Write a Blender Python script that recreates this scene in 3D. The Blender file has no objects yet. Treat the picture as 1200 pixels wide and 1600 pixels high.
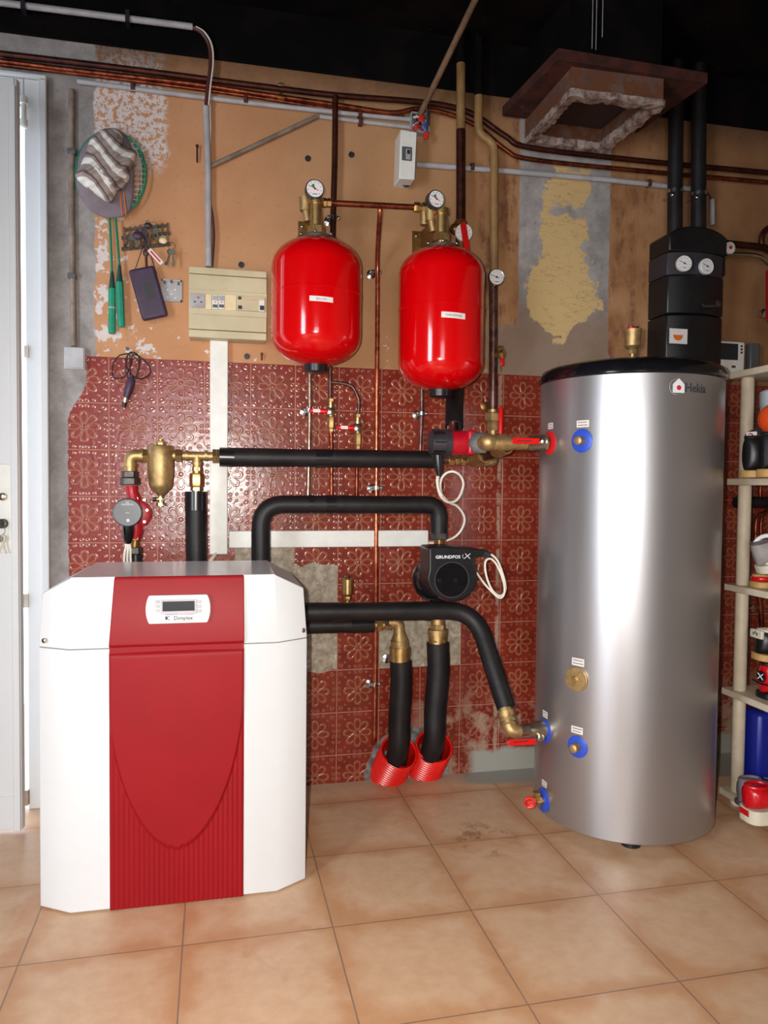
import bpy, math, random
from mathutils import Vector as V, Matrix
random.seed(7)
sc = bpy.context.scene
PI = math.pi
# ------------------------------------------------------------------ camera
F_PX = 1174.6443530397296
CAM = V((0.3407960102065601, -2.5697268299319216, 1.0438073983233733))
YAW, PITCH, ROLL = 0.2189248625567692, -0.03561302680082106, 0.00970905070714599
FW = V((math.sin(YAW)*math.cos(PITCH), math.cos(YAW)*math.cos(PITCH), math.sin(PITCH)))
_r = V((math.cos(YAW), -math.sin(YAW), 0)); _u = _r.cross(FW)
RT = _r*math.cos(ROLL) + _u*math.sin(ROLL)
UP = -_r*math.sin(ROLL) + _u*math.cos(ROLL)
cd = bpy.data.cameras.new('camera'); cam = bpy.data.objects.new('camera', cd)
sc.collection.objects.link(cam); sc.camera = cam
cd.sensor_width = 36; cd.lens = F_PX*36/1600; cd.clip_start = 0.02
cam.matrix_world = Matrix(((RT.x, UP.x, -FW.x, CAM.x), (RT.y, UP.y, -FW.y, CAM.y), (RT.z, UP.z, -FW.z, CAM.z), (0, 0, 0, 1)))
# ------------------------------------------------------------------ light
sc.view_settings.view_transform = 'Standard'; sc.view_settings.look = 'None'
sc.view_settings.gamma = 1; sc.view_settings.use_curve_mapping = False
sc.view_settings.exposure = 0.02
w = bpy.data.worlds.new('sky'); sc.world = w; w.use_nodes = True
w.node_tree.nodes['Background'].inputs[0].default_value = (0.80, 0.90, 1.0, 1)
w.node_tree.nodes['Background'].inputs[1].default_value = 4.0

def light(name, kind, loc, direction, energy, col, **kw):
    l = bpy.data.lights.new(name, kind); l.energy = energy; l.color = col
    for k, v in kw.items(): setattr(l, k, v)
    o = bpy.data.objects.new(name, l); sc.collection.objects.link(o); o.location = loc
    o.rotation_euler = V(direction).to_track_quat('-Z', 'Y').to_euler(); return o
# daylight through the glazed opening in the left wall, beside the camera
light('daylight_left', 'AREA', (-1.58, -2.95, 1.2), (1, 0.12, -0.05), 66, (0.84, 0.92, 1.0), shape='RECTANGLE', size=.8, size_y=1.9)
# daylight from the doorway behind the camera
light('daylight_rear', 'AREA', (0.05, -4.95, 1.2), (0, 1, -0.12), 14, (1.0, 0.96, 0.92), shape='RECTANGLE', size=.8, size_y=1.7)
# flash of the camera
light('camera_flash', 'SPOT', CAM + UP*0.02 - RT*0.055, FW - UP*0.22, 150, (1.0, 0.94, 0.86), spot_size=math.radians(100), spot_blend=0.9, shadow_soft_size=0.012)

# ------------------------------------------------------------------ pixel helpers (reference frame -> point at a chosen depth)
def ray(u, v): return FW*F_PX + RT*(u-600) - UP*(v-800)
def P(u, v, Y): d = ray(u, v); return CAM + d*((Y-CAM.y)/d.y)
def PZ(u, v, Z): d = ray(u, v); return CAM + d*((Z-CAM.z)/d.z)
def PX(u, v, X): d = ray(u, v); return CAM + d*((X-CAM.x)/d.x)
def SZ(px, u, v, Y): return px*((P(u, v, Y)-CAM).dot(FW))/F_PX

# ------------------------------------------------------------------ node helpers
class G:
    def __init__(s, name):
        s.mat = bpy.data.materials.new(name); s.mat.use_nodes = True
        s.nt = s.mat.node_tree; s.bsdf = s.nt.nodes['Principled BSDF']
    def n(s, t): return s.nt.nodes.new(t)
    def put(s, sock, v):
        if hasattr(v, 'is_linked') or hasattr(v, 'node'): s.nt.links.new(v, sock)
        elif isinstance(v, (tuple, list)):
            v = tuple(v)
            if len(sock.default_value) == 4 and len(v) == 3: v += (1,)
            sock.default_value = v
        else: sock.default_value = v
    def m(s, op, a, b=None, c=None, clamp=False):
        n = s.n('ShaderNodeMath'); n.operation = op; n.use_clamp = clamp
        for i, x in enumerate((a, b, c)):
            if x is not None: s.put(n.inputs[i], x)
        return n.outputs[0]
    def add(s, a, b): return s.m('ADD', a, b)
    def mul(s, a, b): return s.m('MULTIPLY', a, b)
    def xyz(s):
        if not hasattr(s, '_x'):
            t = s.n('ShaderNodeTexCoord'); q = s.n('ShaderNodeSeparateXYZ'); s.nt.links.new(t.outputs['Object'], q.inputs[0])
            s._x = (q.outputs[0], q.outputs[1], q.outputs[2]); s._v = t.outputs['Object']
        return s._x
    def vec(s): s.xyz(); return s._v
    def comb(s, a, b, c):
        n = s.n('ShaderNodeCombineXYZ')
        for i, x in enumerate((a, b, c)): s.put(n.inputs[i], x)
        return n.outputs[0]
    def noise(s, scale, detail=4, rough=.55, vec=None, dist=0.0):
        n = s.n('ShaderNodeTexNoise'); n.inputs['Scale'].default_value = scale; n.inputs['Detail'].default_value = detail
        n.inputs['Roughness'].default_value = rough; n.inputs['Distortion'].default_value = dist
        s.nt.links.new(vec if vec is not None else s.vec(), n.inputs['Vector']); return n.outputs['Fac']
    def mix(s, f, a, b):
        n = s.n('ShaderNodeMix'); n.data_type = 'RGBA'
        s.put(n.inputs[0], f); s.put(n.inputs[6], a); s.put(n.inputs[7], b); return n.outputs[2]
    def st(s, x, lo, hi):            # smoothstep
        n = s.n('ShaderNodeMapRange'); n.interpolation_type = 'SMOOTHSTEP'
        s.put(n.inputs[0], x); n.inputs[1].default_value = lo; n.inputs[2].default_value = hi; return n.outputs[0]
    def band(s, x, a, b, e=.01):     # 1 inside [a,b]
        return s.mul(s.st(x, a-e, a+e), s.m('SUBTRACT', 1, s.st(x, b-e, b+e)))
    def inv(s, x): return s.m('SUBTRACT', 1, x)
    def mx(s, a, b): return s.m('MAXIMUM', a, b)
    def bump(s, h, strength=.3, dist=.002, prev=None):
        n = s.n('ShaderNodeBump'); n.inputs['Strength'].default_value = strength; n.inputs['Distance'].default_value = dist
        s.put(n.inputs['Height'], h)
        if prev is not None: s.nt.links.new(prev, n.inputs['Normal'])
        return n.outputs[0]
    def out(s, col=None, rough=None, metal=None, normal=None, **kw):
        b = s.bsdf
        if col is not None: s.put(b.inputs['Base Color'], col)
        if rough is not None: s.put(b.inputs['Roughness'], rough)
        if metal is not None: s.put(b.inputs['Metallic'], metal)
        if normal is not None: s.nt.links.new(normal, b.inputs['Normal'])
        for k, v in kw.items(): s.put(b.inputs[k.replace('_', ' ')], v)
        return s.mat

def c(r, g, b):                      # sRGB 0..255 -> linear
    f = lambda x: (x/255/12.92) if x/255 <= .04045 else ((x/255+.055)/1.055)**2.4
    return (f(r), f(g), f(b))
def plain(name, col, rough=.5, metal=0.0, var=.12, scale=30, bump=0.0, bscale=200, **kw):
    g = G(name); n = g.noise(scale, 3)
    dk = tuple(x*(1-var) for x in col); lt = tuple(min(1, x*(1+var)) for x in col)
    nm = g.bump(g.noise(bscale, 3), bump, .001) if bump else None
    return g.out(g.mix(g.st(n, .3, .7), dk, lt), rough, metal, nm, **kw)

M = {}
M['white_metal'] = plain('white_powder_coat', c(210, 211, 213), .42, var=.008, bump=.12, bscale=900)
M['white_plastic'] = plain('white_plastic', c(225, 224, 218), .4, var=.04)
M['cream_plastic'] = plain('aged_cream_plastic', c(196, 184, 150), .45, var=.08, scale=9)
M['ivory'] = plain('ivory_blank', c(226, 208, 168), .45, var=.04)
M['pvc'] = plain('grey_pvc', c(170, 168, 172), .45, var=.12, scale=20)
M['dirty_pvc'] = plain('dirty_grey_pvc', c(128, 112, 100), .6, var=.3, scale=25)
M['beige_pipe'] = plain('painted_beige_pipe', c(142, 108, 66), .5, var=.2, scale=14)
M['foam'] = plain('black_foam_insulation', (.0105, .0085, .0095), .5, Specular_IOR_Level=.35, var=.35, scale=12, bump=.5, bscale=220)
M['foam_tape'] = plain('black_foam_tape', (.009, .009, .011), .28, var=.2)
M['black'] = plain('black_plastic', (.008, .008, .01), .35, var=.2)
M['black_gloss'] = plain('black_gloss', (.006, .006, .008), .15, var=.2)
M['epp'] = plain('black_moulded_foam', (.007, .007, .008), .38, var=.3, bump=.3, bscale=500)
M['dark_grey'] = plain('dark_grey_plastic', c(86, 86, 90), .35, var=.05)
M['charcoal'] = plain('charcoal_plastic', c(48, 44, 50), .45, var=.1)
M['iron'] = plain('grey_iron', c(88, 84, 82), .5, .7, var=.2, scale=60)
M['chrome'] = plain('bright_zinc', c(200, 200, 200), .22, 1.0, var=.1)
M['nickel'] = plain('nickel_plate', c(190, 178, 160), .28, 1.0, var=.15)
M['brass'] = plain('brass', c(206, 170, 112), .36, .95, var=.16, scale=50, bump=.12, bscale=300)
M['brass_cast'] = plain('cast_brass', c(184, 154, 106), .46, .8, var=.16, scale=60, bump=.5, bscale=500)
M['brass_dull'] = plain('dull_brass', c(140, 104, 60), .42, .9, var=.2, scale=60, bump=.2, bscale=300)
M['red_pump'] = plain('red_pump_enamel', c(176, 12, 34), .38, var=.08, bump=.15, bscale=400)
M['red_handle'] = plain('red_vinyl', c(215, 18, 20), .32, var=.05)
M['red_duct'] = plain('red_corrugated_plastic', c(222, 26, 18), .3, var=.06)
M['vessel'] = plain('red_vessel_enamel', c(205, 2, 8), .12, var=.02, scale=3, Coat_Weight=.4, Coat_Roughness=.05)
M['hp_red'] = plain('red_textured_plastic', c(138, 9, 19), .5, Specular_IOR_Level=.25, var=.05, scale=6, bump=.25, bscale=900)
M['sticker'] = plain('white_sticker', c(225, 218, 214), .5, var=.03)
M['print'] = plain('black_print', c(40, 38, 46), .6, var=.02)
M['blueprint'] = plain('slate_print', c(62, 60, 66), .6, var=.02)
M['white_print'] = plain('white_print', c(225, 225, 230), .5, var=.02)
M['red_print'] = plain('red_print', c(200, 40, 40), .5, var=.02)
M['lcd'] = plain('dark_lcd', c(38, 40, 44), .2, var=.1)
M['blue_ring'] = plain('blue_rosette', c(40, 76, 190), .4, var=.06)
M['red_ring'] = plain('red_rosette', c(200, 30, 30), .4, var=.06)
M['green'] = plain('green_enamel', c(12, 128, 98), .4, var=.1)
M['green_grip'] = plain('green_grip', c(22, 142, 112), .7, var=.12, bump=.3)
M['dark_green'] = plain('dark_green_cone', c(22, 70, 62), .5, var=.1)
M['orange'] = plain('orange_trim', c(216, 110, 30), .5, var=.06)
M['grey_cloth'] = plain('grey_nylon', c(120, 108, 116), .75, var=.1, bump=.2)
M['plum'] = plain('plum_plastic', c(62, 44, 68), .5, var=.12)
M['cable_white'] = plain('white_cable', c(228, 222, 210), .4, var=.03)
M['cable_black'] = plain('black_cable', c(34, 24, 34), .5, var=.1)
M['cable_brown'] = plain('brown_cable', c(78, 36, 34), .5, var=.15)
M['wire_red'] = plain('red_wire', c(210, 44, 30), .4); M['wire_blue'] = plain('blue_wire', c(60, 110, 190), .4)
M['cream_paint'] = plain('cream_shelf', c(206, 192, 170), .5, var=.06)
M['shelf_top'] = plain('shelf_board', c(190, 180, 172), .45, var=.06)
M['gauge_face'] = plain('gauge_dial_white', c(232, 230, 232), .3, var=.01)
M['blue_tub'] = plain('deep_blue_plastic', c(18, 30, 130), .4, var=.05)
M['gum'] = plain('gum_rubber', c(178, 140, 82), .6, var=.1)
M['sole_white'] = plain('off_white_rubber', c(205, 196, 176), .55, var=.06)
M['shoe_grey'] = plain('grey_canvas', c(150, 142, 138), .8, var=.1, bump=.3)
M['shoe_dark'] = plain('dark_grey_canvas', c(84, 76, 80), .8, var=.1, bump=.3)
M['shoe_black'] = plain('black_leather', c(22, 19, 22), .4, var=.15, bump=.2)
M['shoe_red'] = plain('red_shoe_leather', c(196, 16, 26), .25, var=.08)
M['pale_blue'] = plain('pale_grey_blue_plastic', c(188, 196, 204), .4, var=.05)
M['sage'] = plain('sage_green_plastic', c(112, 140, 116), .5); M['orange_ball'] = plain('orange_plastic', c(224, 78, 26), .4, var=.1)

def copper_mat(name, a, b, rough, metal=.85):
    g = G(name); n = g.noise(22, 5, .7); n2 = g.noise(70, 3)
    return g.out(g.mix(g.st(g.add(g.mul(n, .7), g.mul(n2, .3)), .36, .64), a, b), rough, metal)
M['copper'] = copper_mat('bright_copper', c(150, 62, 40), c(214, 128, 92), .28)
M['copper_mid'] = copper_mat('dull_copper', c(90, 34, 22), c(160, 84, 56), .38)
M['copper_dark'] = copper_mat('oxidised_copper', c(44, 18, 12), c(84, 38, 26), .45, .6)
M['copper_grey'] = copper_mat('stained_copper', c(72, 46, 42), c(128, 92, 84), .35, .7)
M['copper_silver'] = copper_mat('tinned_copper', c(120, 84, 74), c(176, 160, 140), .3)

g = G('brushed_silver_jacket'); x, y, z = g.xyz()
n = g.noise(900, 2)
M['tank'] = g.out(g.mix(n, c(172, 170, 172), c(192, 190, 192)), .36, .88, g.bump(n, .10, .0006), Anisotropic=0.0)

g = G('black_soot_ceiling'); n = g.noise(5, 5); sp = g.st(g.noise(34, 2), .74, .80)
M['ceiling'] = g.out(g.mix(sp, g.mix(g.st(n, .4, .7), (.0022, .0020, .0022), (.009, .0050, .0042)), c(110, 80, 54)), .9, Specular_IOR_Level=.1)
g = G('blackened_beam'); n = g.noise(6, 5)
M['beam'] = g.out(g.mix(g.st(n, .45, .75), (.0020, .0018, .0024), (.007, .0042, .004)), .9, Specular_IOR_Level=.1)
g = G('rusty_board'); n = g.noise(9, 6, .65); n2 = g.noise(30, 4)
M['rust'] = g.out(g.mix(g.st(n2, .66, .74), g.mix(g.st(n, .35, .65), c(40, 16, 12), c(82, 34, 22)), c(150, 96, 66)), .9, None, g.bump(n2, .5, .003))
g = G('flaking_plaster_ring'); n = g.noise(26, 6, .7)
M['rim'] = g.out(g.mix(g.st(n, .35, .65), c(96, 66, 56), c(176, 158, 148)), .9, None, g.bump(n, .9, .006))
g = G('peeling_ochre'); n = g.noise(22, 6, .7); n2 = g.noise(8, 3)
M['peel'] = g.out(g.mix(g.st(n, .46, .56), c(104, 62, 34), g.mix(n2, c(60, 26, 20), c(130, 100, 88))), .9, None, g.bump(n, .7, .004))
g = G('dark_shaft_lining'); n = g.noise(8, 4)
M['shaft'] = g.out(g.mix(n, c(38, 22, 20), c(70, 44, 38)), .9)
M['wood_stick'] = plain('weathered_stick', c(112, 84, 60), .8, var=.35, scale=18)
g = G('plain_room_plaster'); M['room'] = g.out(g.mix(g.noise(4, 3), c(140, 118, 98), c(158, 134, 110)), .9)

# ---- back wall: ochre plaster, bare cement, peeling, relief tiles, all one painted surface
g = G('wall_plaster_and_tiles'); X, Y_, Z = g.xyz()
nb = g.noise(3.2, 5, .6); nf = g.noise(60, 4, .6); nm_ = g.noise(14, 6, .65); nh = g.noise(42, 5, .7)
wob = g.mul(g.m('SUBTRACT', nm_, .5), .10)                       # ragged edges
Xw = g.add(X, wob); Zw = g.add(Z, g.mul(g.m('SUBTRACT', g.noise(11, 5, .6, dist=.5), .5), .12))
ochre = g.mix(g.st(nb, .3, .7), c(164, 120, 82), c(178, 134, 94))
ochre = g.mix(g.st(X, .25, .9), g.mix(g.st(nb, .3, .7), c(188, 134, 94), c(200, 148, 108)), ochre)  # lighter ochre at the left: light falling off rightwards, put into the colour
ochre = g.mix(g.mul(g.st(nf, .55, .75), .35), ochre, c(150, 100, 62))
# right hand plaster: brown stains, plus flash falloff painted in as darker brown
ochre = g.mix(g.mul(g.st(Xw, 1.14, 1.30), g.st(g.noise(5, 5, .6, vec=g.comb(g.mul(X, 1.4), 0, g.mul(Z, 1.0))), .30, .75)), ochre, c(140, 92, 54))
streak = g.st(g.add(g.mul(g.noise(7, 6, .7, vec=g.comb(g.mul(X, 2.6), 0, g.mul(Z, .7))), .6), g.mul(g.noise(9, 5, .7), .4)), .48, .64)
ochre = g.mix(g.mul(g.mul(streak, .8), g.band(X, 1.74, 1.95, .03)), ochre, c(96, 50, 30))
ochre = g.mix(g.mul(g.st(X, 1.9, 2.2), .55), ochre, c(120, 82, 50))  # far right darkened in the colour itself, for the flash falloff
ochre = g.mix(g.mul(g.mul(streak, .9), g.band(X, 1.25, 1.40, .015)), ochre, c(80, 36, 26))
# white flaking
pk = g.mx(g.mul(g.band(Xw, -.06, .175, .012), g.st(Z, 2.02, 2.10)), g.mul(g.mul(g.band(Xw, -.1, .40, .05), g.band(Zw, 1.38, 1.92, .05)), .0))
fl1 = g.mul(g.st(g.noise(64, 6, .7), .46, .50), pk)
reg2 = g.mul(g.inv(g.st(g.add(X, g.mul(g.m('SUBTRACT', Z, 1.45), .30)), .12, .34)), g.band(Z, 1.40, 2.35, .02))
fl2 = g.mul(g.st(g.add(g.noise(24, 6, .65), g.mul(g.m('SUBTRACT', reg2, 1), .3)), .535, .56), g.st(reg2, .02, .2))
fl3 = g.mul(g.st(g.noise(20, 5, .6), .64, .66), g.band(Zw, 1.42, 1.56, .02))
flake = g.mx(g.mx(fl1, fl2), fl3)
flakecol = g.mix(nf, c(196, 184, 186), c(226, 214, 208))
plaster = g.mix(flake, ochre, flakecol)
# soot under the beam
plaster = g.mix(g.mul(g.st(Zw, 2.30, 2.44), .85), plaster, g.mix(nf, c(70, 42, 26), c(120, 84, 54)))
# bare cement: left reveal strip, flue column
cem = g.mix(g.st(g.noise(9, 6, .7), .3, .7), c(128, 122, 120), c(168, 162, 160))
cem = g.mix(g.mul(g.st(nh, .55, .7), .4), cem, c(96, 84, 76))
left = g.inv(g.st(g.add(X, g.mul(g.m('SUBTRACT', nm_, .5), .04)), -.045, -.035))
flue = g.band(g.add(X, g.mul(g.m('SUBTRACT', nm_, .5), .02)), 1.40, 1.757, .004)
flue_low = g.mul(g.band(Xw, 1.29, 1.757, .01), g.inv(g.st(Zw, 1.60, 1.63)))
base = g.mix(g.mx(left, g.mx(flue, flue_low)), plaster, cem)
base = g.mix(g.mul(g.mul(g.mx(flue, flue_low), g.inv(g.st(Zw, 1.62, 1.78))), .75), base, c(136, 106, 82))
# ochre repair on the flue column
dx = g.m('ABSOLUTE', g.m('SUBTRACT', g.add(X, g.mul(g.m('SUBTRACT', g.noise(9, 5, .65), .5), .22)), g.add(1.575, g.mul(g.m('SUBTRACT', Z, 1.9), .06))))
wid = g.add(g.add(.085, g.mul(g.band(Z, 1.64, 1.85, .05), .05)), g.mul(g.inv(g.st(Z, 1.58, 1.70)), -.07))
rep = g.mul(g.st(g.m('SUBTRACT', wid, dx), -.003, .006), g.band(Zw, 1.57, 2.21, .01))
rep = g.mul(rep, g.inv(g.mul(g.band(Zw, 2.035, 2.07, .01), g.st(X, 1.50, 1.53))))
crack = g.band(g.noise(6, 4, .6, vec=g.comb(g.mul(X, 1.2), 0, g.mul(Z, 4))), .495, .505, .004)
repcol = g.mix(g.mul(crack, .5), g.mix(nb, c(192, 160, 108), c(206, 176, 124)), c(120, 80, 50))
base = g.mix(rep, base, repcol)
hole = g.noise(30, 1)
# --- tiles
S_ = .15; ZT = 1.4487843
tu = g.m('DIVIDE', X, S_); tv = g.m('DIVIDE', g.m('SUBTRACT', ZT, Z), S_)
pu = g.m('SUBTRACT', g.m('FRACT', tu), .5); pv = g.m('SUBTRACT', g.m('FRACT', tv), .5)
rr = g.m('SQRT', g.add(g.mul(pu, pu), g.mul(pv, pv)))
th = g.m('ARCTAN2', pv, pu)
ph = g.m('SUBTRACT', g.m('PINGPONG', g.add(th, PI*2+PI/8), PI/8), 0)   # 0..pi/8 folded
ph = g.m('SUBTRACT', PI/8, ph)
ax = g.mul(rr, g.m('COSINE', ph)); bx_ = g.mul(rr, g.m('SINE', ph))
taper = g.add(.30, g.mul(ax, 2.6))                                  # tear-drop petals
e1 = g.m('DIVIDE', g.m('SUBTRACT', ax, .19), .125); e2 = g.m('DIVIDE', bx_, g.mul(.078, taper))
ee = g.m('SQRT', g.add(g.mul(e1, e1), g.mul(e2, e2)))
petal = g.inv(g.st(g.m('ABSOLUTE', g.m('SUBTRACT', ee, 1)), .10, .30))
core = g.inv(g.st(rr, .02, .045))
def ring(cx, cy, r0, wd):
    a = g.m('SUBTRACT', g.m('ABSOLUTE', pu), cx); b = g.m('SUBTRACT', g.m('ABSOLUTE', pv), cy)
    d = g.m('SQRT', g.add(g.mul(a, a), g.mul(b, b)))
    return g.inv(g.st(g.m('ABSOLUTE', g.m('SUBTRACT', d, r0)), 0, wd))
dots = g.mx(g.mx(ring(.40, .40, .035, .03), ring(.20, .43, .02, .025)), g.mx(ring(.43, .20, .02, .025), g.mx(ring(.30, .33, .012, .022), ring(.06, .44, .03, .022))))
dots = g.mx(dots, ring(.44, .06, .03, .022))
edge = g.m('MAXIMUM', g.m('ABSOLUTE', pu), g.m('ABSOLUTE', pv))
grout = g.st(edge, .483, .492)
relief = g.mx(petal, g.mul(dots, .75))
tn = g.noise(5, 3); 
tbase = g.mix(g.st(g.noise(16, 4), .3, .7), c(112, 36, 26), c(132, 48, 34))
tbase = g.mix(g.mul(g.inv(g.st(X, .2, .55)), .55), tbase, c(140, 48, 46))  # left tiles tinted pinker: daylight haze from the left, painted in
tcol = g.mix(g.mul(relief, .55), tbase, c(164, 108, 76))
tcol = g.mix(g.mul(grout, g.add(.35, g.mul(nm_, .6))), tcol, c(186, 128, 108))
# worn / dusty zones low on the right
dust = g.mul(g.mul(g.st(g.noise(8, 6, .7), .46, .60), g.inv(g.st(Zw, .20, .36))), g.st(Xw, 1.00, 1.08))
tcol = g.mix(g.mul(dust, .8), tcol, c(158, 136, 116))
seam = g.mul(g.band(g.add(X, g.mul(g.m('SUBTRACT', nh, .5), .02)), 1.331, 1.345, .003), g.st(nm_, .42, .5))
tcol = g.mix(g.mul(seam, .7), tcol, c(168, 146, 128))
chip = g.st(g.noise(18, 2, vec=g.comb(X, 5, Z)), .745, .755)
tcol = g.mix(chip, tcol, c(176, 150, 132))
LX = P(107, 800, 0).x; LX2 = P(135, 600, 0).x
edgeL = g.add(LX, g.mul(g.st(Z, P(0, 655, 0).z, P(0, 590, 0).z), LX2-LX))
tmask = g.mul(g.st(g.m('SUBTRACT', g.add(X, g.mul(g.m('SUBTRACT', nh, .5), .02)), edgeL), -.001, .001), g.inv(g.st(Z, 1.447, 1.449)))
# missing tiles (cement patches)
def patch(x0, x1, z0, z1, wobx=0.0):
    a = g.add(X, g.mul(g.m('SUBTRACT', nm_, .5), wobx)); b = g.add(Z, g.mul(g.m('SUBTRACT', g.noise(17, 4), .5), wobx*3))
    return g.mul(g.band(a, x0, x1, .0015), g.band(b, z0, z1, .0015))
q1 = patch(.40, .75, ZT-7*S_, P(500, 882, 0).z, .02); q1b = patch(.40, .60, ZT-5*S_, P(440, 852, 0).z, .01)
q2 = patch(.90, 1.20, ZT-7*S_, ZT-5.6*S_, 0)
pm = g.mx(g.mx(q1, q1b), q2)
hx = g.m('SUBTRACT', g.add(X, g.mul(g.m('SUBTRACT', nm_, .5), .05)), P(637, 1190, 0).x)
hz = g.m('SUBTRACT', Z, 0)
hole_m = g.inv(g.st(g.add(g.mul(g.m('DIVIDE', hx, .155), g.m('DIVIDE', hx, .155)), g.mul(g.m('DIVIDE', hz, .185), g.m('DIVIDE', hz, .185))), .93, 1.05))
patchcol = g.mix(g.st(g.noise(40, 5, .7), .35, .65), c(136, 124, 108), c(178, 166, 148))
patchcol = g.mix(g.st(g.noise(19, 5, .6), .60, .66), patchcol, c(196, 188, 180))
tcol = g.mix(pm, tcol, patchcol)
tcol = g.mix(hole_m, tcol, g.mix(g.st(g.noise(30, 4), .4, .6), c(86, 84, 84), c(136, 132, 128)))
skirt = g.mul(g.st(X, 1.22, 1.27), g.inv(g.st(g.add(Z, g.mul(nm_, .06)), .10, .12)))
tcol = g.mix(skirt, tcol, c(148, 146, 136))
col = g.mix(tmask, base, tcol)
tiled = g.mul(tmask, g.inv(g.mx(g.mx(pm, hole_m), skirt)))
rough = g.add(.82, g.mul(tiled, -.60)); rough = g.add(rough, g.mul(g.mul(dust, tiled), .4))
height = g.add(g.mul(tiled, g.add(g.mul(g.mx(relief, core), .55), g.add(g.mul(g.noise(26, 2, .5, dist=1.0), .7), g.mul(grout, -.8)))),
               g.mul(g.inv(tiled), g.add(g.mul(nf, .35), g.mul(flake, -.25))))
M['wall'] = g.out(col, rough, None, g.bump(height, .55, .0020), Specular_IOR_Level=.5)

# ---- floor tiles
g = G('terracotta_beige_floor_tiles'); X, Y_, Z = g.xyz()
T_ = 0.34346011; a0 = 0.00457825; ox, oy = -0.07657069, -0.8513784
dxx = g.m('SUBTRACT', X, ox); dyy = g.m('SUBTRACT', Y_, oy)
fu = g.m('DIVIDE', g.add(g.mul(dxx, math.cos(a0)), g.mul(dyy, math.sin(a0))), T_)
fv = g.m('DIVIDE', g.m('SUBTRACT', g.mul(dyy, math.cos(a0)), g.mul(dxx, math.sin(a0))), T_)
iu = g.m('FLOOR', fu); iv = g.m('FLOOR', fv)
pu = g.m('SUBTRACT', g.m('FRACT', fu), .5); pv = g.m('SUBTRACT', g.m('FRACT', fv), .5)
edge = g.m('MAXIMUM', g.m('ABSOLUTE', pu), g.m('ABSOLUTE', pv))
grout = g.st(edge, .4935, .4965)
wv = g.comb(g.add(fu, g.mul(iv, 7.3)), g.add(fv, g.mul(iu, 3.1)), 0)
n1 = g.noise(2.3, 5, .55, vec=wv, dist=.6); n2 = g.noise(9, 5, .6, vec=wv)
e2 = g.add(edge, g.mul(g.m('SUBTRACT', n1, .5), .5))
tc = g.mix(g.st(n2, .3, .7), c(204, 164, 130), c(214, 178, 146))
tc = g.mix(g.mul(g.st(e2, .30, .52), .75), tc, c(190, 136, 94))
tc = g.mix(g.mul(g.st(n1, .58, .75), .5), tc, c(186, 140, 104))
st_ = P(750, 1310, 0)
sx = g.m('SUBTRACT', X, PZ(755, 1310, 0).x); sy = g.m('SUBTRACT', Y_, PZ(755, 1310, 0).y)
sd = g.m('SQRT', g.add(g.mul(sx, sx), g.mul(sy, sy)))
stain = g.mul(g.inv(g.st(sd, .02, .16)), g.st(g.noise(16, 5, .7), .50, .60))
tc = g.mix(g.mul(stain, .7), tc, c(122, 80, 50))
tc = g.mix(g.mul(grout, .85), tc, g.mix(g.noise(20), c(106, 84, 74), c(150, 128, 112)))
cement = g.mul(g.st(g.add(X, g.mul(g.m('SUBTRACT', n2, .5), .1)), 1.15, 1.25), g.st(g.add(Y_, g.mul(X, .12)), .03, .06))
nearw = g.st(g.add(Y_, g.mul(g.m('SUBTRACT', g.noise(12, 4), .5), .08)), -.10, -.02)
tc = g.mix(g.mul(nearw, .45), tc, c(176, 156, 136))
tc = g.mix(cement, tc, c(150, 148, 138))
hh = g.add(g.mul(grout, -1), g.mul(n2, .15))
M['floor'] = g.out(tc, g.add(.32, g.mul(n2, .12)), None, g.bump(hh, .35, .0015))

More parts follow.
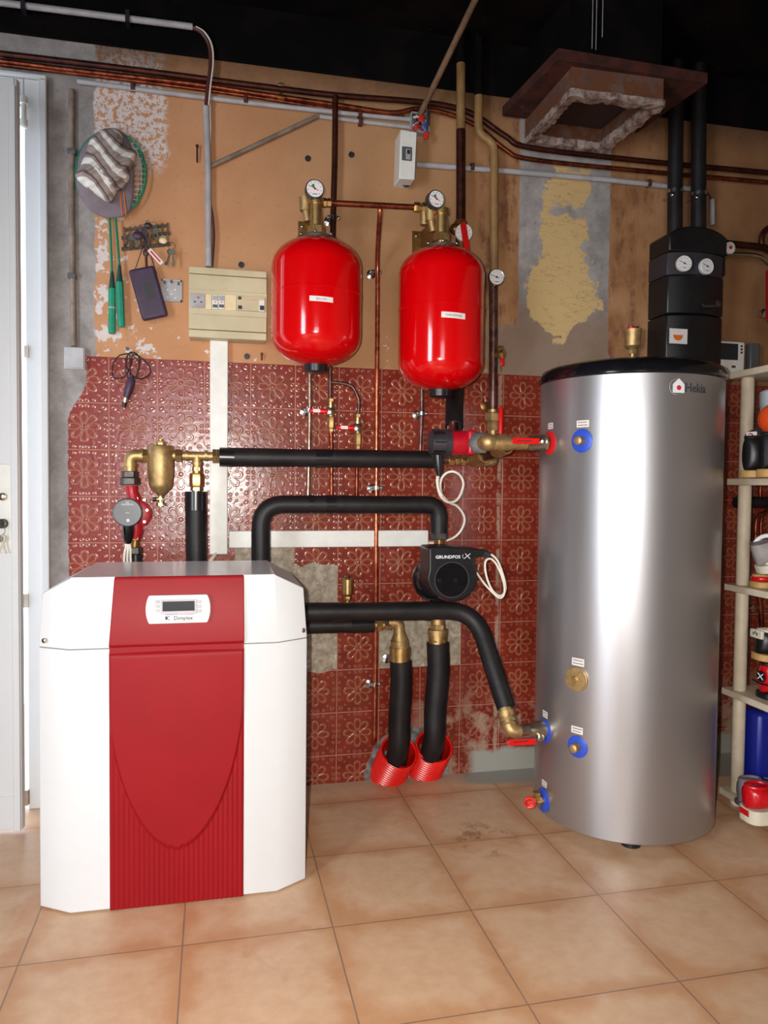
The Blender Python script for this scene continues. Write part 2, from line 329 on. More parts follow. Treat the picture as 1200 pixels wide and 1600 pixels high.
# ------------------------------------------------------------------ mesh helpers
COL = sc.collection
def basis(n):
    n = V(n).normalized()
    up = V((0, 0, 1)) if abs(n.z) < .95 else V((0, 1, 0))
    r = up.cross(n).normalized(); return r, n.cross(r).normalized(), n
class MB:
    def __init__(s): s.v = []; s.f = []
    def poly(s, pts, faces):
        b = len(s.v); s.v += [V(p) for p in pts]; s.f += [tuple(b+i for i in f) for f in faces]; return s
    def box(s, a, b):
        x0, y0, z0 = [min(p, q) for p, q in zip(a, b)]; x1, y1, z1 = [max(p, q) for p, q in zip(a, b)]
        return s.poly([(x0,y0,z0),(x1,y0,z0),(x1,y1,z0),(x0,y1,z0),(x0,y0,z1),(x1,y0,z1),(x1,y1,z1),(x0,y1,z1)],
                      [(0,3,2,1),(4,5,6,7),(0,1,5,4),(1,2,6,5),(2,3,7,6),(3,0,4,7)])
    def obox(s, ctr, r, u, n, w, h, d):        # oriented box
        ctr = V(ctr); r, u, n = V(r)*w/2, V(u)*h/2, V(n)*d/2
        pts = [ctr+r*i+u*j+n*k for k in (-1, 1) for (i, j) in ((-1,-1),(1,-1),(1,1),(-1,1))]
        return s.poly(pts, [(0,3,2,1),(4,5,6,7),(0,1,5,4),(1,2,6,5),(2,3,7,6),(3,0,4,7)])
    def tube(s, pts, r, seg=16, cap=True, closed=False):
        pts = [V(p) for p in pts]; n = len(pts)
        rs = r if isinstance(r, (list, tuple)) else [r]*n
        t0 = (pts[1]-pts[0]).normalized(); a, _, _ = basis(t0)
        b = len(s.v); tprev = t0
        for i in range(n):
            if closed: t = (pts[(i+1) % n]-pts[i-1]).normalized()
            elif i == 0: t = t0
            elif i == n-1: t = (pts[-1]-pts[-2]).normalized()
            else: t = ((pts[i+1]-pts[i]).normalized()+(pts[i]-pts[i-1]).normalized())
            if t.length < 1e-6: t = tprev
            t.normalize(); a = (a - t*a.dot(t)).normalized(); bb = t.cross(a)
            for k in range(seg):
                an = 2*PI*k/seg; s.v.append(pts[i]+(a*math.cos(an)+bb*math.sin(an))*rs[i])
            tprev = t
        for i in range(n if closed else n-1):
            j = (i+1) % n
            for k in range(seg):
                k2 = (k+1) % seg; s.f.append((b+i*seg+k, b+i*seg+k2, b+j*seg+k2, b+j*seg+k))
        if cap and not closed:
            s.f.append(tuple(b+k for k in reversed(range(seg)))); s.f.append(tuple(b+(n-1)*seg+k for k in range(seg)))
        return s
    def lathe(s, prof, o, n, seg=24, sx=1, sy=1, cap=True):     # prof (radius, height along n)
        r, u, n = basis(n); o = V(o); b = len(s.v)
        for (rad, h) in prof:
            for k in range(seg):
                an = 2*PI*k/seg; s.v.append(o+n*h+(r*math.cos(an)*sx+u*math.sin(an)*sy)*rad)
        for i in range(len(prof)-1):
            for k in range(seg):
                k2 = (k+1) % seg; s.f.append((b+i*seg+k, b+i*seg+k2, b+(i+1)*seg+k2, b+(i+1)*seg+k))
        if cap:
            s.f.append(tuple(b+k for k in reversed(range(seg)))); s.f.append(tuple(b+(len(prof)-1)*seg+k for k in range(seg)))
        return s
    def hex(s, o, n, r, h):
        return s.lathe([(r*.9, -h/2), (r, -h*.4), (r, h*.4), (r*.9, h/2)], o, n, 6)
    def ball(s, o, r, sx=1, sy=1, sz=1, seg=20, rings=12):
        prof = [(max(1e-4, math.sin(PI*i/rings)), -math.cos(PI*i/rings)) for i in range(rings+1)]
        b = len(s.v); s.lathe(prof, (0, 0, 0), (0, 0, 1), seg)
        for i in range(b, len(s.v)): q = s.v[i]; s.v[i] = V(o)+V((q.x*r*sx, q.y*r*sy, q.z*r*sz))
        return s
    def ring(s, o, n, R, r, seg=32, rs=8, sy=1):
        a, bb, n = basis(n)
        return s.tube([V(o)+(a*math.cos(2*PI*k/seg)+bb*math.sin(2*PI*k/seg)*sy)*R for k in range(seg)], r, rs, closed=True)
    def prism(s, pts, d):
        pts = [V(p) for p in pts]; n = len(pts); d = V(d)
        return s.poly(pts+[p+d for p in pts], [tuple(reversed(range(n))), tuple(range(n, 2*n))]+[(i, (i+1) % n, n+(i+1) % n, n+i) for i in range(n)])
    def obj(s, name, mat, parent=None, label=None, cat=None, group=None, kind=None, bevel=0, seg=2, angle=38, recalc=True):
        off = parent_loc(parent)
        me = bpy.data.meshes.new(name); me.from_pydata([p-off for p in s.v], [], s.f); me.update()
        if recalc:
            import bmesh
            bm = bmesh.new(); bm.from_mesh(me); bmesh.ops.recalc_face_normals(bm, faces=bm.faces); bm.to_mesh(me); bm.free()
        me.polygons.foreach_set('use_smooth', [True]*len(me.polygons))
        me.set_sharp_from_angle(angle=math.radians(angle))
        me.materials.append(M[mat] if isinstance(mat, str) else mat)
        o = bpy.data.objects.new(name, me); COL.objects.link(o)
        if parent: o.parent = parent
        if label: o['label'] = label
        if cat: o['category'] = cat
        if group: o['group'] = group
        if kind: o['kind'] = kind
        if bevel:
            b = o.modifiers.new('bevel', 'BEVEL'); b.width = bevel; b.segments = seg; b.limit_method = 'ANGLE'; b.angle_limit = math.radians(40)
        return o
def parent_loc(p):
    off = V((0, 0, 0))
    while p is not None: off += V(p.location); p = p.parent
    return off
def T(name, label, cat, loc, group=None):
    o = bpy.data.objects.new(name, None); COL.objects.link(o); o.location = loc; o.empty_display_size = .03
    o['label'] = label; o['category'] = cat
    if group: o['group'] = group
    return o
def fillet(pts, rad, n=6):
    pts = [V(p) for p in pts]; out = [pts[0]]
    for i in range(1, len(pts)-1):
        a, b, d = pts[i-1], pts[i], pts[i+1]
        r = rad[i-1] if isinstance(rad, (list, tuple)) else rad
        d1 = (a-b); d2 = (d-b); r = min(r, d1.length*.49, d2.length*.49)
        p0 = b+d1.normalized()*r; p1 = b+d2.normalized()*r
        for k in range(n+1):
            t = k/n; out.append(p0*(1-t)**2 + b*2*t*(1-t) + p1*t*t)
    out.append(pts[-1]); return out
def spline(pts, n=8):                       # Catmull-Rom
    pts = [V(p) for p in pts]; q = [pts[0]*2-pts[1]]+pts+[pts[-1]*2-pts[-2]]; out = []
    for i in range(1, len(q)-2):
        for k in range(n):
            t = k/n; a, b, c_, d = q[i-1], q[i], q[i+1], q[i+2]
            out.append(.5*((2*b)+(c_-a)*t+(2*a-5*b+4*c_-d)*t*t+(3*b-a-3*c_+d)*t**3))
    out.append(pts[-1]); return out
def textmesh(txt, size, loc, r, u, mat, parent, name='lettering', align='CENTER', ext=.0003, warp=None, squash=1.0, shear=0, **kw):
    cu = bpy.data.curves.new(name, 'FONT'); cu.body = txt; cu.size = size; cu.align_x = align; cu.extrude = ext; cu.resolution_u = 2; cu.shear = shear
    cu.offset = kw.pop('bold', 0)
    t = bpy.data.objects.new(name, cu); COL.objects.link(t); bpy.context.view_layer.update()
    me = bpy.data.meshes.new_from_object(t.evaluated_get(bpy.context.evaluated_depsgraph_get()))
    bpy.data.objects.remove(t)
    r, u = V(r).normalized(), V(u).normalized(); n = r.cross(u); off = parent_loc(parent)
    for v in me.vertices:
        q = v.co
        p = warp(q.x*squash, q.y, q.z) if warp else V(loc)+r*q.x*squash+u*q.y+n*q.z
        v.co = p-off
    me.materials.clear(); me.materials.append(M[mat])
    o = bpy.data.objects.new(name, me); COL.objects.link(o); o.parent = parent
    return o
NY = V((0, -1, 0)); NX = V((1, 0, 0)); NZ = V((0, 0, 1))

# ================================================================== SETTING
DX = P(74, 700, 0).x                                  # right edge of the door opening in the wall
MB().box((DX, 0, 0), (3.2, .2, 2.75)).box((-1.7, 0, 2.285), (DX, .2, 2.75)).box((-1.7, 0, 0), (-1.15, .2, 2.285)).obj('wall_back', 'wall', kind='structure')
MB().box((-1.9, -5.2, -.1), (3.3, 1.2, 0)).obj('floor', 'floor', kind='structure')
MB().box((-1.8, -5.2, 2.605), (3.3, .2, 2.75)).obj('ceiling', 'ceiling', kind='structure')
MB().box((3.2, -5.2, 0), (3.3, 0, 2.7)).obj('wall_right', 'room', kind='structure')
MB().box((-1.7, -2.5, 0), (-1.6, 0, 2.75)).box((-1.7, -5.2, 0), (-1.6, -3.4, 2.75)).box((-1.7, -3.4, 2.15), (-1.6, -2.5, 2.75)).box((-1.7, -3.4, 0), (-1.6, -2.5, .2)).obj('wall_left', 'room', kind='structure')
MB().box((-1.7, -5.2, 0), (-.4, -5.0, 2.75)).box((.5, -5.2, 0), (3.3, -5.0, 2.75)).box((-.4, -5.2, 2.1), (.5, -5.0, 2.75)).box((-.4, -5.2, 0), (.5, -5.0, .3)).obj('wall_rear', 'room', kind='structure')
MB().box((-1.6, -.012, 2.424), (3.2, .0, 2.61)).obj('trim_1', 'beam', kind='structure', bevel=.008)

# door frame + leaf, slightly ajar: daylight shows through the slit
fi = P(44, 700, 0).x
m = MB()
for (x0, x1, y0, y1) in ((fi, DX+.004, -.022, .05), (P(64, 700, -.03).x, DX+.01, -.034, -.018)):
    m.box((x0, y0, 0), (x1, y1, 2.285))
m.box((-1.09, -.022, 2.20), (fi-.0005, .05, 2.285)); m.box((-1.16, -.022, 0), (-1.0905, .05, 2.285)); m.box((-1.15, -.034, 2.2862), (DX+.01, -.006, 2.298))
m.obj('trim_2', 'white_metal', kind='structure', bevel=.003)
ze = .012; ce = PZ(35, 1296, ze); yl = ce.y
door = bpy.data.objects.new('door_1', None); COL.objects.link(door); door.location = (-1.08, 0, 0); door['kind'] = 'structure'
hin = V((-1.08, -.01, 0)); edg = V((ce.x, yl, 0)); dr = (edg-hin).normalized(); dn = V((dr.y, -dr.x, 0))
L_ = (edg-hin).length; H_ = P(36, 124, yl).z-ze
MB().obox(hin+dr*L_/2+NZ*(ze+H_/2)-dn*.009, dr, NZ, dn, L_, H_, .023).obj('door_leaf', 'white_metal', door, bevel=.003)
m = MB()                                              # raised profile round the leaf, mitred
for z0 in (ze+.05, H_-.04): m.obox(hin+dr*(L_/2)+NZ*z0+dn*.004, dr, NZ, dn, L_-.01, .10, .006)
for s0 in (.05, L_-.012): m.obox(hin+dr*s0+NZ*(H_/2)+dn*.005, dr, NZ, dn, .02, H_-.02, .008)
m.obj('leaf_moulding', 'white_metal', door, bevel=.002)
hp_ = P(4, 795, yl-.03); s_h = (hp_-hin).dot(dr)
base = hin+dr*(s_h-.012)+dn*.004
m = MB().obox(base+NZ*(hp_.z-.0), dr, NZ, dn, .042, .26, .006); pl = m.obj('lock_plate', 'white_plastic', door, bevel=.004)
m = MB().lathe([(.011, 0), (.011, .006), (.008, .008)], base+NZ*(P(0, 776, yl).z)+dn*.006, dn, 20).obj('cylinder_cap', 'nickel', pl)
kz = P(0, 818, yl).z
m = MB().lathe([(.014, 0), (.014, .012), (.009, .014), (.009, .05)], base+NZ*kz+dn*.004, dn, 20)
m.tube(fillet([base+NZ*kz+dn*.045, base+NZ*kz+dn*.06, base+NZ*(kz-.005)+dn*.06-dr*.12], .01), .009, 12)
m.obj('door_handle', 'iron', pl)
m = MB().box(P(44, 540, -.03), P(40, 560, -.01)).box(P(44, 928, -.03), P(39, 948, -.01)).box(P(44, 1235, -.03), P(39, 1255, -.01))
m.obj('strike_plate', 'nickel', door)
m = MB().tube([P(37, 150, -.05), P(37, 200, -.05)], .008, 12).tube([P(37, 152, -.05), P(37, 162, -.05)], .012, 12).tube([P(37, 187, -.05), P(37, 198, -.05)], .012, 12)
m.obj('bolt_keeper', 'white_plastic', door)
kk = T('bunch_of_keys', 'brass and steel keys hanging from the lock of the white door', 'keys', base+NZ*(kz-.03)+dn*.02)
m = MB(); kc = base+NZ*(kz-.035)+dn*.02
m.ring(kc+NZ*.015, dn, .012, .001); m.obj('key_ring', 'chrome', kk)
for a, mt in ((.25, 'nickel'), (-.35, 'brass_dull')):
    d_ = (-NZ+dr*a).normalized(); m = MB().lathe([(.011, -.001), (.011, .001)], kc+d_*.008, dn, 14)
    m.obox(kc+d_*.035, d_.cross(dn), d_, dn, .006, .036, .002); m.obj('key', mt, kk)

# ================================================================== HOOD / FLUE MOUTH
hz0, hz1 = 2.262, 2.352
fl, fr = PZ(893, 150, hz0), PZ(1036, 168, hz0); bl, br = PZ(822, 226, hz0), PZ(944, 238, hz0)
hood = T('chimney_hood', 'square plaster flue mouth under a rusty formwork board, hanging from the black ceiling', 'chimney hood', ((fl.x+br.x)/2, -.15, hz0))
def shell(m, pts, inset, z0, z1):
    cx = sum(p.x for p in pts)/4; cy = sum(p.y for p in pts)/4
    o_ = [V((p.x, p.y, 0)) for p in pts]; i_ = [V((cx+(p.x-cx)*inset, cy+(p.y-cy)*inset, 0)) for p in pts]
    for k in range(4):
        k2 = (k+1) % 4
        m.prism([o_[k]+NZ*z0, o_[k2]+NZ*z0, i_[k2]+NZ*z0, i_[k]+NZ*z0], NZ*(z1-z0))
quad = [V((fl.x, fl.y, 0)), V((fr.x, fr.y, 0)), V((br.x, -.004, 0)), V((bl.x, -.004, 0))]
m = MB(); shell(m, quad, .95, hz0+.006, hz1); m.obj('flue_wall', 'peel', hood)
# ragged plaster rim: displaced ring
m = MB(); loop = []
cxy = sum(quad, V())/4
for k in range(4):
    a, b = quad[k], quad[(k+1) % 4]
    for i in range(22): loop.append(a.lerp(b, i/22))
ro, ri = [], []
for i, p in enumerate(loop):
    d_ = (p-cxy); jo = 1.035+random.uniform(-.018, .018); ji = .83+random.uniform(-.03, .03)
    ro.append(cxy+d_*jo); ri.append(cxy+d_*ji)
n = len(loop); zs = [hz0+random.uniform(-.006, .004) for _ in loop]
for p in ro: p.y = min(p.y, -.001)
pts = [V((ro[i].x, ro[i].y, zs[i])) for i in range(n)]+[V((ri[i].x, ri[i].y, zs[i]+.004)) for i in range(n)]+[V((ro[i].x, ro[i].y, hz0+.022)) for i in range(n)]+[V((ri[i].x, ri[i].y, hz0+.03)) for i in range(n)]
fs = []
for i in range(n):
    j = (i+1) % n
    fs += [(i, j, n+j, n+i), (2*n+i, 3*n+i, 3*n+j, 2*n+j), (i, 2*n+i, 2*n+j, j), (n+i, n+j, 3*n+j, 3*n+i)]
m.poly(pts, fs); m.obj('plaster_rim', 'rim', hood, angle=70)
m = MB(); m.prism([cxy+(q-cxy)*.86+NZ*(hz1-.01) for q in quad], NZ*.006); m.obj('shaft_back', 'shaft', hood)
b1, b2, b3 = PZ(872, 92, hz1), PZ(1106, 130, hz1), PZ(782, 185, hz1)
b3.y = -.015; b4 = V((b3.x+(b2.x-b1.x), -.015, hz1))
m = MB(); cb = (b1+b2+b3+b4)/4; sq = [b1, b2, b4, b3]
shell(m, sq, .60, hz1, hz1+.034); m.obj('formwork_board', 'rust', hood, bevel=.002)

m = MB(); shell(m, [cxy+(q-cxy)*.97 for q in quad], .9, hz1+.001, 2.604); m.obj('upper_shaft', 'beam', hood)
for u, v0, v1 in ((925, 8, 76), (931, 30, 78), (941, -6, 58)):
    a = PZ(u, v1, 2.40); MB().tube([a, V((a.x, a.y, 2.604))], .0011, 6).obj('thin_wire', 'pvc', None, {925: 'thin pale wire hanging from the black ceiling over the flue mouth, leftmost of three', 931: 'thin pale wire hanging over the flue mouth, middle of three', 941: 'thin pale wire hanging over the flue mouth, rightmost and longest of three'}[u], 'wire')

# ================================================================== HEAT PUMP
hx0, hx1, hxa, hxb, hyf, hys, hyb, HT, HS = -.080, .571, -.002, .4915, -.672, -.624, -.335, .818, .645
hpump = T('heat_pump', 'white and red floor-standing heat pump unit with a small display', 'heat pump', (.245, -.5, 0))
def octo(z, g_=0): return [V((hxa, hyf, z)), V((hxb, hyf, z)), V((hx1-g_, hys, z)), V((hx1-g_, hyb, z)), V((hx0+g_, hyb, z)), V((hx0+g_, hys, z))]
MB().prism(octo(.004), NZ*(HS-.006)).obj('lower_housing', 'white_metal', hpump, bevel=.002)
MB().box((hx0+.03, hyf+.06, 0), (hx1-.03, hyb-.01, .01)).obj('plinth', 'charcoal', hpump)
# hood: sides lean in, top edges slope down to the sides
zc = .775; g_ = .010
a_ = octo(HS)
top = [V((hxa+.004, hyf+.002, HT-.002)), V((hxb-.008, hyf+.002, HT-.002)), V((hx1-g_, hys, zc)), V((hx1-g_, hyb, zc)), V((hx0+g_, hyb, zc)), V((hx0+g_, hys, zc)),
       V((hxa+.012, hyb, HT)), V((hxb-.006, hyb, HT))]
m = MB().poly(a_+top, [(5,4,3,2,1,0), (0,1,7,6), (1,2,8,7), (2,3,9,8), (5,11,10,4), (0,6,11,5), (3,4,10,12,13,9), (7,8,9,13), (6,12,10,11)])
m.obj('upper_hood', 'white_metal', hpump, bevel=.0015)
MB().poly([top[0]+NZ*.001+V((0,.0005,0)), top[1]+NZ*.001, top[7]+NZ*.001, top[6]+NZ*.001, top[0]-NZ*.004, top[1]-NZ*.004, top[7]-NZ*.004, top[6]-NZ*.004],
          [(0,1,2,3), (7,6,5,4), (0,4,5,1), (1,5,6,2), (2,6,7,3), (3,7,4,0)]).obj('top_cover', plain('glossy_white_top', c(225, 225, 228), .2, var=.02), hpump)
for px, vv in ((69, 1001), (474, 985)):
    p = P(px, vv, -.641) if px < 100 else P(px, vv, -.630)
    nn = V((-.52, -.85, 0)) if px < 100 else V((.52, -.85, 0))
    MB().lathe([(.006, -.002), (.006, .002), (.004, .0035)], p, nn, 14).obj('screw', 'nickel', hpump)
rx0, rx1 = P(171, 1200, hyf).x, P(381, 1200, hyf).x
# lower red panel: ribbed field with smooth tongue
zb0, zb1 = .003, P(276, 1016, hyf).z
NXg, NZg = 280, 110; pts = []; fs = []
cxo = P(277, 1180, hyf).x; zo1 = P(276, 1085, hyf).z; zo0 = P(276, 1322, hyf).z; hw = (rx1-rx0)/2
for j in range(NZg+1):
    zz = zb0+(zb1-zb0)*j/NZg
    if zz >= zo1: wd = hw*1.2
    else:
        t = (zo1-zz)/(zo1-zo0); wd = hw*(max(0, 1-t**1.75))**.53 if t < 1 else -1
    for i in range(NXg+1):
        xx = rx0+(rx1-rx0)*i/NXg
        s1 = max(0, min(1, (wd-abs(xx-cxo))/.0035+.5)); s1 = s1*s1*(3-2*s1)
        rib = .0022*abs(math.sin(PI*(xx-rx0)/.0118))**.7
        bul = .009+.003*(1-((xx-cxo)/hw)**2)
        if zz > zb1-.008: bul -= .008*((zz-zb1+.008)/.008)**2
        d = s1*bul+(1-s1)*(.003+rib)
        ex = min(xx-rx0, rx1-xx)
        if ex < .004: d *= .3+.7*math.sqrt(max(0, ex/.004))
        pts.append((xx, hyf-d, zz))
for j in range(NZg):
    for i in range(NXg):
        a = j*(NXg+1)+i; fs.append((a, a+1, a+NXg+2, a+NXg+1))
m = MB().poly(pts, fs); m.box((rx0, hyf-.001, zb0), (rx1, hyf+.004, zb1)); m.obj('lower_red_panel', 'hp_red', hpump, 'red front panel with a smooth tongue over vertical ribs', angle=80)
MB().box((rx0+.001, hyf-.004, zb1-.012), (rx1-.001, hyf+.003, zb1+.02)).obj('red_joint_strip', 'hp_red', hpump)
# upper red fascia, leaning back slightly with the hood
zf0, zf1 = P(276, 1008, hyf).z, HT-.001
pr_ = [(hyf+.004, zf0), (hyf-.006, zf0), (hyf-.011, zf0+.006), (hyf-.007, zf1-.008), (hyf-.002, zf1), (hyf+.006, zf1)]
m = MB(); xa0, xa1 = rx0, rx1; xb0, xb1 = P(179, 905, hyf).x, P(381, 905, hyf).x
pts = []
for (y_, z_) in pr_:
    t = (z_-zf0)/(zf1-zf0); pts.append(V((xa0+(xb0-xa0)*t, y_, z_)))
for (y_, z_) in pr_:
    t = (z_-zf0)/(zf1-zf0); pts.append(V((xa1+(xb1-xa1)*t, y_, z_)))
k = 6; m.poly(pts, [tuple(range(k)), tuple(reversed(range(k, 2*k)))]+[(i, (i+1) % k, k+(i+1) % k, k+i) for i in range(k)])
m.obj('upper_red_fascia', 'hp_red', hpump, bevel=.002)
# display unit
fy = hyf-.0115
dl, drr, dt, db = P(228, 950, fy).x, P(329, 950, fy).x, P(278, 929, fy).z, P(278, 973, fy).z
cx_, cz_ = (dl+drr)/2, (dt+db)/2; hwd, hht = (drr-dl)/2, (dt-db)/2
out = []
for i in range(9): a = -1+2*i/8; out.append((cx_+hwd*(1-.10*abs(a)**2.2), cz_+hht*a))
for i in range(9): a = 1-2*i/8; out.append((cx_-hwd*(1-.10*abs(a)**2.2), cz_+hht*a))
du = MB().prism([V((x_, fy, z_)) for x_, z_ in out], V((0, -.010, 0))).obj('display_unit', 'white_plastic', hpump, bevel=.0025)
fy2 = fy-.0104
def rect(m, u0, v0, u1, v1, y, d):
    a = P(u0, v0, y); b = P(u1, v1, y); m.box((a.x, y, a.z), (b.x, y-d, b.z)); return m
rect(MB(), 251, 937, 308, 959, fy2, .0015).obj('screen_bezel', 'pvc', du, bevel=.0008)
rect(MB(), 254, 940, 304, 954, fy2-.0012, .0012).obj('screen', 'lcd', du)
for i in range(3):
    for u0 in (243, 308):
        vv = 937.5+i*7; rect(MB(), u0, vv, u0+7, vv+5.5, fy2, .0015).obj('button', 'pvc', du, bevel=.0006)
rect(MB(), 258, 958.3, 279, 960.3, fy2, .0012).obj('blue_stripe', 'blue_ring', du); rect(MB(), 281, 957.6, 303, 959.6, fy2, .0012).obj('red_stripe', 'red_ring', du)
p = P(286.5, 968.3, fy2); textmesh('Dimplex', .0130, (p.x, fy2, p.z), NX, NZ, 'print', du, 'brand_lettering', bold=.0002)
p = P(262, 968, fy2); m = MB(); m.obox((p.x-.0035, fy2, p.z+.0035), NX, NZ, NY, .0042, .0085, .0006)
m.tube([V((p.x+.0035+.0042*math.cos(a), fy2-.0003, p.z+.0035+.0042*math.sin(a))) for a in [math.radians(60+i*24) for i in range(11)]], .0008, 6); m.obj('brand_mark', 'print', du)

# ================================================================== gauges, nuts, generic fittings
def gauge(parent, o, n, R, depth=.02, case='iron', needle=2.6, green=False, rim='chrome', marks=True, stem=None):
    n = V(n).normalized(); r, u, _ = basis(n); o = V(o)
    g0 = MB().lathe([(R*.96, -depth), (R, -depth*.8), (R, 0), (R*.93, .002), (R*.86, .0005)], o, n, 28).obj('pressure_gauge' if green else 'dial_gauge', rim, parent)
    MB().lathe([(R*.88, -.0004), (R*.88, .001)], o, n, 28).obj('dial', 'gauge_face', g0)
    m = MB()
    if marks:
        for k in range(9):
            a = math.radians(-135+k*270/8); d = r*math.sin(a)+u*math.cos(a)
            m.obox(o+d*R*.70+n*.0012, d.cross(n), d, n, R*.05, R*.12, .0006)
        m.obox(o-u*R*.55+n*.0012, r, u, n, R*.5, R*.07, .0006)
    if m.v: m.obj('scale_marks', 'print', g0)
    if green:
        a0 = math.radians(-60); pts = [o+n*.0014]+[o+n*.0014+(r*math.sin(a)+u*math.cos(a))*R*.5 for a in [math.radians(-55+i*9) for i in range(6)]]
        MB().prism(pts, n*.0004).obj('green_sector', 'green', g0)
        a = math.radians(-68); d = r*math.sin(a)+u*math.cos(a)
        m = MB(); m.obox(o+n*.0019+d*R*.15, d.cross(n), d, n, R*.07, R*1.15, .0006); m.lathe([(R*.12, .0012), (R*.12, .0026)], o, n, 12); m.obj('needle', 'red_print', g0)
    else:
        d = r*math.sin(needle)+u*math.cos(needle)
        m = MB(); m.obox(o+n*.0019+d*R*.2, d.cross(n), d, n, R*.06, R*1.1, .0006); m.lathe([(R*.12, .0012), (R*.12, .0026)], o, n, 12); m.obj('needle', 'print', g0)
    return g0
def clip(name, o, label, rad=.011, mat='chrome', wall=0.0):
    """pipe clip: rosette on the wall, split band with two screws round the pipe"""
    t = T(name, label, 'pipe clip', (o.x, wall, o.z), 'pipe clips on the wall')
    t.location = V((o.x, wall, o.z))
    MB().lathe([(.016, 0), (.016, .002), (.006, .006), (.005, .010)], (o.x-.012, wall-.0005, o.z-.004), NY, 20).tube([(o.x-.012, wall-.004, o.z-.004), (o.x-.002, o.y+rad, o.z)], .003, 8).obj('wall_rosette', mat, t)
    b = MB().lathe([(rad+.0022, -.006), (rad+.0022, .006)], o, NZ, 20).obj('band', mat, t)
    for s in (-1, 1):
        MB().ball((o.x+s*(rad+.006), o.y-.004, o.z), .0048, seg=12, rings=8).obox((o.x+s*(rad+.004), o.y, o.z), NX, NZ, NY, .012, .011, .006).obj('screw', mat, b)
    return t
def union(m, o, n, r, h): return m.hex(o, n, r, h)

# ================================================================== PIPES ON THE UPPER WALL
def pathY(pts, Y): return [P(u, v, Y) for u, v in pts]
def pipe(name, pts, r, mat, label, cat='pipe', group=None, seg=14, **kw):
    o = MB().tube(pts, r, seg).obj(name, mat, None, label, cat, group, angle=60, **kw); return o
A_ = spline(pathY([(0, 84), (200, 108), (400, 134), (525, 149), (640, 158), (700, 166), (742, 180), (790, 213), (830, 231), (1000, 251), (1200, 270)], -.022), 6)
pipe('copper_pipe', A_, SZ(4.6, 500, 150, -.03), 'copper_dark', 'thick dark copper pipe running just below the black beam, uppermost of the horizontal pipes')
B_ = spline(pathY([(0, 95), (100, 108), (300, 131), (400, 146), (520, 163), (590, 174), (620, 176), (655, 170), (700, 178), (745, 197), (790, 234), (830, 249), (1000, 267), (1200, 285)], -.020), 6)
pipe('copper_pipe', B_, SZ(3.8, 500, 150, -.03), 'copper_mid', 'reddish copper pipe directly below the thick dark pipe under the beam')
C_ = spline(pathY([(0, 101), (150, 119), (300, 138), (400, 152), (520, 171), (590, 180), (632, 183)], -.014), 6)
pipe('copper_pipe', C_, SZ(2.6, 500, 150, -.03), 'copper_mid', 'thinnest copper pipe hugging the lower edge of the reddish copper pipe, left half of wall')
t = T('pipe_bracket', 'small brass bracket holding the horizontal copper pipes above the diagonal grey conduit', 'pipe bracket', P(439, 145, 0))
m = MB(); m.box(P(436, 128, -.003), P(442, 162, -.0)); m.obj('back_strip', 'brass', t)
for vv in (133, 152):
    MB().box(P(434, vv, -.032), P(444, vv+6, -.001)).obj('saddle', 'brass', t, bevel=.001)
pipe('conduit_pipe', pathY([(121, 127), (300, 150), (400, 162), (520, 175), (642, 187)], -.012), SZ(3.8, 400, 160, 0), 'pvc', 'long thin grey conduit under the copper pipes, ending at the open junction box', 'conduit')
pipe('conduit_pipe', pathY([(499, 182), (641, 199)], -.010), SZ(3.2, 560, 190, 0), 'pvc', 'short grey conduit just below the long one, ending at the open junction box', 'conduit')
pipe('conduit_pipe', pathY([(327, 261), (497, 181)], -.012), SZ(3.6, 400, 220, 0), 'dirty_pvc', 'grimy grey conduit running diagonally up across the ochre wall', 'conduit')
pipe('conduit_pipe', pathY([(650, 257), (800, 268), (950, 281), (1078, 295)], -.012), SZ(4.2, 800, 268, 0), 'pvc', 'grey conduit running right from the small breaker box behind the brown riser', 'conduit')
for (u, v, lb) in ((208, 136, 'long grey conduit above the striped hat'), (384, 157, 'long grey conduit where it meets the diagonal one'), (562, 179, 'long grey conduit near the open junction box'), (563, 191, 'short grey conduit near the open junction box'), (737, 262, 'grey conduit right of the brown riser'), (1013, 287, 'grey conduit left of the black risers')):
    p = P(u, v, -.010)
    MB().box((p.x-.007, -.024, p.z-.012), (p.x+.007, 0, p.z+.012)).lathe([(.006, .022), (.004, .028)], (p.x, 0, p.z), NY, 10).obj('conduit_clip', 'cable_brown', None, 'small dark clip holding the '+lb, 'clip', 'conduit clips', bevel=.002)
cr = T('corner_conduit', 'short white conduit with a cable loop, beside the black risers above the pump station', 'conduit', P(1112, 330, 0))
MB().tube(pathY([(1113, 312), (1113, 352)], -.012), SZ(3.8, 1112, 330, 0), 12).obj('tube', 'pvc', cr)
MB().tube(spline(pathY([(1078, 295), (1095, 297), (1106, 302), (1112, 313)], -.012), 6), .003, 8).obj('cable', 'cable_black', cr)
pipe('conduit_pipe', pathY([(112, 140), (112, 330), (115, 541)], -.014), SZ(4.6, 112, 330, 0), 'dirty_pvc', 'dirty grey conduit running down the bare cement strip to the white junction box', 'conduit')
for v in (238, 432):
    p = P(113, v, -.012); MB().box((p.x-.013, -.028, p.z-.008), (p.x+.013, 0, p.z+.008)).obj('conduit_clip', 'dark_grey', None, ('upper' if v < 300 else 'lower')+' grey clip on the conduit along the bare cement strip', 'clip', 'clips on the dirty conduit', bevel=.003)
jb = T('junction_box', 'square white junction box at the left edge of the red tiles', 'junction box', P(115, 558, 0))
a, b = P(99, 541, -.03), P(132, 576, -.03)
MB().box((a.x, -.024, a.z), (b.x, .0, b.z)).obj('base', 'white_plastic', jb, bevel=.003)
MB().box((a.x+.001, -.031, a.z-.001), (b.x-.001, -.0242, b.z+.001)).obj('lid', 'pvc', jb, bevel=.003)

